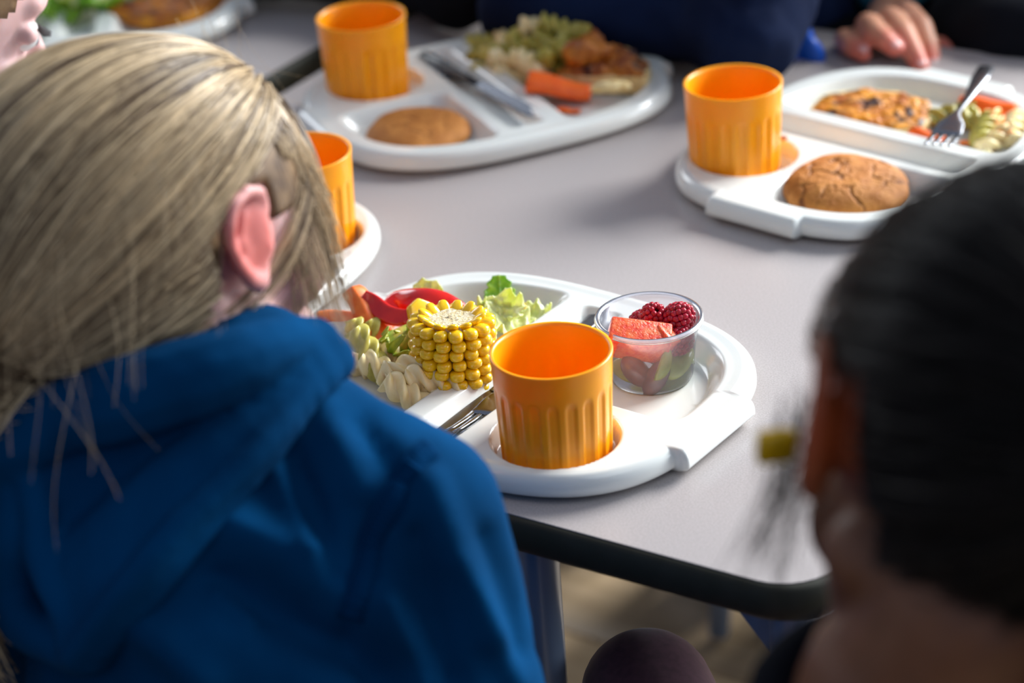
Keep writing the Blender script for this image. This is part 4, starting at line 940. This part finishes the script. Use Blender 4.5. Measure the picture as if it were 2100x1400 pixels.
tc_ = MB(); tc_.tube([gp + Vector((.012, .01, 0)), gp + Vector((-.018, -.016, -.012)), gp + Vector((-.035, -.022, -.06)), gp + Vector((-.042, -.018, -.12)), gp + Vector((-.045, -.015, -.15))], [.018, .020, .026, .022, .006], 20); tc_.build('ponytail_core', M['blondcap'], girl)
nm_ = []
for k in range(2600):
    t = rng.uniform(0, 1); z_ = rng.uniform(-.10, -.045); y_ = rng.uniform(-.062, .05)
    a = np.array(WG(-.030 - .035 * t * (1 - abs(y_) * 8), y_, z_)) if False else np.array(WG(-.028 - .04 * (1 - (y_ / .07) ** 2), y_, z_ * .85 - .01))
    b = np.array(gp + Vector(rng.normal(size=3)) * .012); m_ = (a + b) / 2 + np.array(-Fg) * .012 + np.array((0, 0, -.018 * rng.uniform(0, 1.4)))
    nm_.append([(1 - q) ** 2 * a + 2 * q * (1 - q) * m_ + q * q * b for q in np.linspace(0, 1, 14)])
hair_curves('nape_hair', nm_, list(rng.uniform(.0003, .0006, len(nm_))), M['blond'], girl)
er = MB(); er.tube([gp + (Ug * math.cos(a) + Lg * math.sin(a)) * .014 for a in [2 * PI * k / 20 for k in range(21)]], .004, 8, cap=False); er.build('hair_tie', M['elastic'], girl)
# sweatshirt
hs = MB()
hs.cap(neckG - Vector((0, 0, .02)), chestG, .066, .100); hs.cap(chestG, hipsG, .098, .112)
for sg in (-1, 1): hs.cap(chestG + TR_ * sg * .045 + Vector((0, 0, .0)), hipsG + TR_ * sg * .045, .082, .09)
hs.cap(neckG - Vector((0, 0, .028)), shR, .056, .050); hs.cap(neckG - Vector((0, 0, .025)), shL, .056, .050)
hs.cap(shR, elR, .052, .046); hs.cap(elR, wrR.lerp(elR, .1), .045, .030); hs.cap(shL, elL, .050, .044); hs.cap(elL, wrL.lerp(elL, .1), .043, .030)

def topix(co):
    q = co - np.array(CAM); z = q @ np.array(fwd); return 1050 + FPX * (q @ np.array(RT)) / z, 700 - FPX * (q @ np.array(UP)) / z, z
CREASE = [((440, 1190), (800, 1390), 60, -.020), ((430, 1205), (520, 1270), 18, .008), ((470, 1080), (640, 1150), 45, .010), ((600, 930), (690, 1170), 22, -.006), ((560, 960), (640, 1130), 22, .005),
          ((760, 1060), (720, 1300), 30, -.006), ((790, 1240), (860, 1400), 35, .010), ((880, 1000), (1000, 1300), 40, .008), ((850, 1100), (930, 1390), 22, -.006), ((300, 1290), (420, 1400), 40, .010), ((1000, 1100), (1080, 1330), 26, -.005),
          ((930, 1150), (1060, 1400), 24, .004), ((740, 860), (820, 980), 26, -.004), ((660, 830), (740, 1000), 30, .004)]
def folds(co):
    d = .0030 * vnoise(co, 14, 2.0) + .0018 * vnoise(co * np.array([1, 1, .5]), 38, 7.0)
    x, y, z = topix(co)
    for (a, b, wd, amp) in CREASE:
        a, b = np.array(a, float), np.array(b, float); ab = b - a; t = np.clip(((x - a[0]) * ab[0] + (y - a[1]) * ab[1]) / (ab @ ab), 0, 1)
        r = np.hypot(x - a[0] - t * ab[0], y - a[1] - t * ab[1]); d += amp * np.exp(-(r / wd) ** 2) * (z < 1.34)
    return d
shirt = fuse('sweatshirt', hs, .0045, 7, M['navyblue'], girl, disp=folds)
from mathutils.bvhtree import BVHTree
def surf_of(o):
    bv = BVHTree.FromPolygons([v.co for v in o.data.vertices], [tuple(p.vertices) for p in o.data.polygons])
    def f(px, py, off=0.0):
        d = (at(px, py, 1) - CAM).normalized(); h = bv.ray_cast(CAM, d, 3)
        if h[0] is None:
            h = bv.find_nearest(at(px, py, 1.22)); return h[0] + h[1] * off
        return h[0] + h[1] * off
    return f
sf = surf_of(shirt)
base_ = fuse('plain_back', hs, .006, 25, M['navyblue']); sf0 = surf_of(base_); bpy.data.objects.remove(base_)
hd_ = MB()
def chain(pts, mb, n=8):
    P_ = []
    for (a, b) in zip(pts, pts[1:]):
        for k in range(n): f = k / n; P_.append([a[j] + (b[j] - a[j]) * f for j in range(4)])
    P_.append(list(pts[-1])); Q = [(sf0(p[0], p[1], p[2] + .003), p[3]) for p in P_]
    for _ in range(6):
        for i in range(1, len(Q) - 1): Q[i] = ((Q[i - 1][0] + Q[i][0] * 2 + Q[i + 1][0]) / 4, Q[i][1])
    for (a, ra), (b, rb) in zip(Q, Q[1:]): mb.cap(a, b, ra, rb, 10)
    return Q
# thick roll of the hood opening round the neck
chain([(618, 712, .002, .012), (580, 722, .008, .015), (500, 765, .016, .019), (400, 800, .020, .022), (300, 838, .024, .022), (190, 885, .024, .021), (90, 935, .020, .019), (0, 965, .016, .018)], hd_)
chain([(636, 712, .000, .008), (662, 745, .003, .008), (632, 810, .010, .008), (540, 930, .016, .008), (430, 1065, .018, .008), (320, 1200, .018, .008), (208, 1340, .014, .008)], hd_)
for i in range(22):                                   # the flat panel of the hood between roll and hem
    f = i / 21; a = (620 - 530 * f, 715 + 235 * f); b = (650 - 448 * f, 755 + 577 * f)
    for j in range(15):
        g = j / 14; x, y = a[0] + (b[0] - a[0]) * g, a[1] + (b[1] - a[1]) * g
        hd_.ell(sf0(x, y, .003 + .003 - .022 * math.sin(PI * min(1, g * 1.7)) * (1 - f * .5)), (.017, .017, .012), 10)
chain([(95, 960, .014, .010), (120, 1080, .016, .010), (150, 1190, .014, .010), (215, 1335, .008, .009)], hd_)
chain([(60, 1000, .004, .016), (40, 1150, .004, .016), (80, 1280, .004, .016), (180, 1340, .002, .012)], hd_)
fuse('hood', hd_, .0028, 5, M['navyblue'], girl, disp=lambda co: .0018 * vnoise(co, 24, 4) + .0005 * vnoise(co, 80, 1))
sm = MB(); sp = [(884, 928), (860, 950), (820, 1010), (775, 1100), (745, 1190), (722, 1275)]; pts = []
for a, b in zip(sp, sp[1:]):
    for k in range(9): pts.append(sf(a[0] + (b[0] - a[0]) * k / 9, a[1] + (b[1] - a[1]) * k / 9, .0018))
for k in range(1, len(pts) - 1):
    d = (pts[k + 1] - pts[k - 1]).normalized(); c_ = d.cross(fwd).normalized(); sm.tube([pts[k] - c_ * .0050, pts[k] + c_ * .0050], [.0026, .0026], 7)
for off in (-.0062, .0062): 
    sm.tube([p + (pts[min(k + 1, len(pts) - 1)] - pts[max(k - 1, 0)]).normalized().cross(fwd).normalized() * off for k, p in enumerate(pts)], .0018, 6)
sm.build('sleeve_seam', M['seam'], girl)
stool(Vector((hipsG.x - .02, hipsG.y - .03, 0)), 'stool under the blond child', M['black'], .355)

# ------------------------------------------------------------------ dark-haired child at the right, close to the camera
H2 = at(2050, 915, .95); F2 = frame3((-.20, .95, -.40), (.32, 0, 1)); s2 = 1.0
nk2 = at(1880, 1440, .965); ch2 = nk2 + Vector((.015, -.01, -.13)); hp2 = Vector((.20, .78, .46)); T2 = Vector((-.18, .98, 0)).normalized(); R2 = T2.cross(Vector((0, 0, 1)))
kn2 = at(1328, 1425, 1.49); knR = kn2 + R2 * .16 + Vector((0, -.03, -.02))
b2 = MB(); W2 = head_prims(b2, H2, F2, s2)
b2.cap(W2(-.026, .006, -.058), nk2, .043, .045); b2.cap(nk2, ch2, .05, .08); b2.cap(ch2, hp2, .075, .08)
s2L = ch2 - R2 * .115 + Vector((0, .0, .055)); s2R = ch2 + R2 * .115 + Vector((0, 0, .055)); e2L = s2L + Vector((-.03, .05, -.19)); e2R = s2R + Vector((.03, .05, -.19)); w2L = e2L + Vector((.03, .19, -.02)); w2R = e2R + Vector((-.03, .19, -.02))
for sh, el, wr in ((s2L, e2L, w2L), (s2R, e2R, w2R)): b2.cap(nk2, sh, .04, .03); b2.cap(sh, el, .028, .024); b2.cap(el, wr, .023, .017)
simple_hand(b2, w2L, Vector((.1, 1, 0)), Vector((1, 0, 0))); simple_hand(b2, w2R, Vector((-.1, 1, 0)), Vector((-1, 0, 0)))
for h, k_ in ((hp2 - R2 * .06, kn2), (hp2 + R2 * .06, knR)): b2.cap(h, k_, .052, .034); b2.cap(k_, Vector((k_.x, k_.y, .07)), .032, .026); b2.cap(Vector((k_.x, k_.y, .07)), Vector((k_.x, k_.y, .04)) + T2 * .09, .028, .024)
ec2 = [np.array(W2(-.010, sg * .086, 0)) for sg in (-1, 1)]
def t2(co):
    v = np.zeros(len(co))
    for c in ec2: v = np.maximum(v, np.clip(1.35 - np.linalg.norm(co - c, axis=1) / .03, 0, .85))  # orange ear tint: backlight shining through is put into the colour
    return np.maximum(v, np.clip(1.2 - np.linalg.norm(co - np.array(W2(.086, 0, -.065)), axis=1) / .016, 0, .7))
p2 = fuse('person', b2, .0026, 4, M['skindark'], None, tint=t2); tag(p2, 'dark-haired child at the right edge, back of head close to the camera', 'person'); eyes(p2, W2, s2, F2)
RD2, CN2 = (.102, .0775, .088), (-.010, 0, .018)
def keep2(c):
    x, y, z = c
    if z > .050: return x < .072
    if z > .022: return x < .050
    if z > -.03: return x < -.034
    return x < -.020 and (y < .02 + (z + .10) * .6) and z > -.10
cap_shell(H2, F2, s2, RD2, CN2, keep2, M['darkcap'], 'hair_underlayer', p2, .010)
st = flow_hair(H2, F2, s2, RD2, CN2, (-.104, -.012, .020), keep2, 4500, 15, .005, 16, .004)
hair_curves('hair', st, list(rng.uniform(.0003, .0006, len(st))), M['darkhair'], p2)
g2 = W2(-.112, -.012, .020)
tl2 = hang(g2, g2 + Vector((.035, -.02, -.22)), 2200, .012, .024, (.01, -.05, .04), 99, 18, .006)
hair_curves('ponytail', tl2, list(rng.uniform(.0004, .0007, len(tl2))), M['darkhair'], p2)
c2_ = MB(); c2_.tube([g2 + Vector((0, .012, 0)), g2 + Vector((.004, -.018, .004)), g2 + Vector((.014, -.035, -.04)), g2 + Vector((.024, -.036, -.11)), g2 + Vector((.034, -.024, -.18)), g2 + Vector((.035, -.02, -.22))], [.018, .022, .034, .036, .030, .006], 20); c2_.build('ponytail_core', M['darkcap'], p2)
e2_ = MB(); e2_.tube([g2 + (F2[2] * math.cos(a) + F2[1] * math.sin(a)) * .016 for a in [2 * PI * k / 20 for k in range(21)]], .004, 8, cap=False); e2_.build('hair_tie', M['elastic'], p2)
lk = hang(at(1668, 850, .985), at(1578, 1150, 1.0), 70, .008, .010, (0, 0, 0), 31, 14, .005)
hair_curves('side_lock', lk, list(rng.uniform(.0002, .0004, len(lk))), M['darkhair'], p2)
cl = MB().box((0, 0, 0), (.017, .008, .0165)).build('hair_clip', M['yellow'], p2, smooth=False); bevel(cl, .0028, 3); cl['label'] = 'yellow plastic hair clip'
q = at(1592, 915, .985); cl.location = q; cl.rotation_euler = (.3, 0, .1)
j2 = MB(); j2.cap(nk2 + Vector((.0, -.0, -.035)), ch2, .064, .10); j2.cap(ch2, hp2, .10, .11)
for sg in (-1, 1): j2.cap(ch2 + R2 * sg * .045, hp2 + R2 * sg * .045, .085, .095)
for sh, el, wr in ((s2L, e2L, w2L), (s2R, e2R, w2R)): j2.cap(nk2 - Vector((0, 0, .040)), sh, .058, .052); j2.cap(sh, el, .05, .044); j2.cap(el, wr.lerp(el, .1), .043, .03)
fuse('jumper', j2, .006, 6, M['navy'], p2, disp=lambda co: .005 * vnoise(co, 22) + .002 * vnoise(co, 60, 3))
cj = MB(); n_ = 26
cpts = [nk2 + Vector((.060 * math.cos(a), .052 * math.sin(a), -.006 + .012 * math.sin(a))) for a in [2 * PI * k / n_ for k in range(n_ + 1)]]
cj.tube(cpts, .011, 10, cap=False); cj.build('collar', M['black'], p2)
tg = MB()
for h, k_ in ((hp2 - R2 * .06, kn2), (hp2 + R2 * .06, knR)): tg.cap(h, k_, .062, .043); tg.cap(k_, Vector((k_.x, k_.y, .10)), .041, .032)
fuse('tights', tg, .005, 5, M['tights'], p2)
sh_ = MB()
for k_ in (kn2, knR): sh_.cap(Vector((k_.x, k_.y, .04)), Vector((k_.x, k_.y, .04)) + T2 * .10, .036, .030)
fuse('shoes', sh_, .006, 3, M['black'], p2)
stool(Vector((hp2.x, hp2.y - .02, 0)), 'stool under the dark-haired child', M['black'], .355)
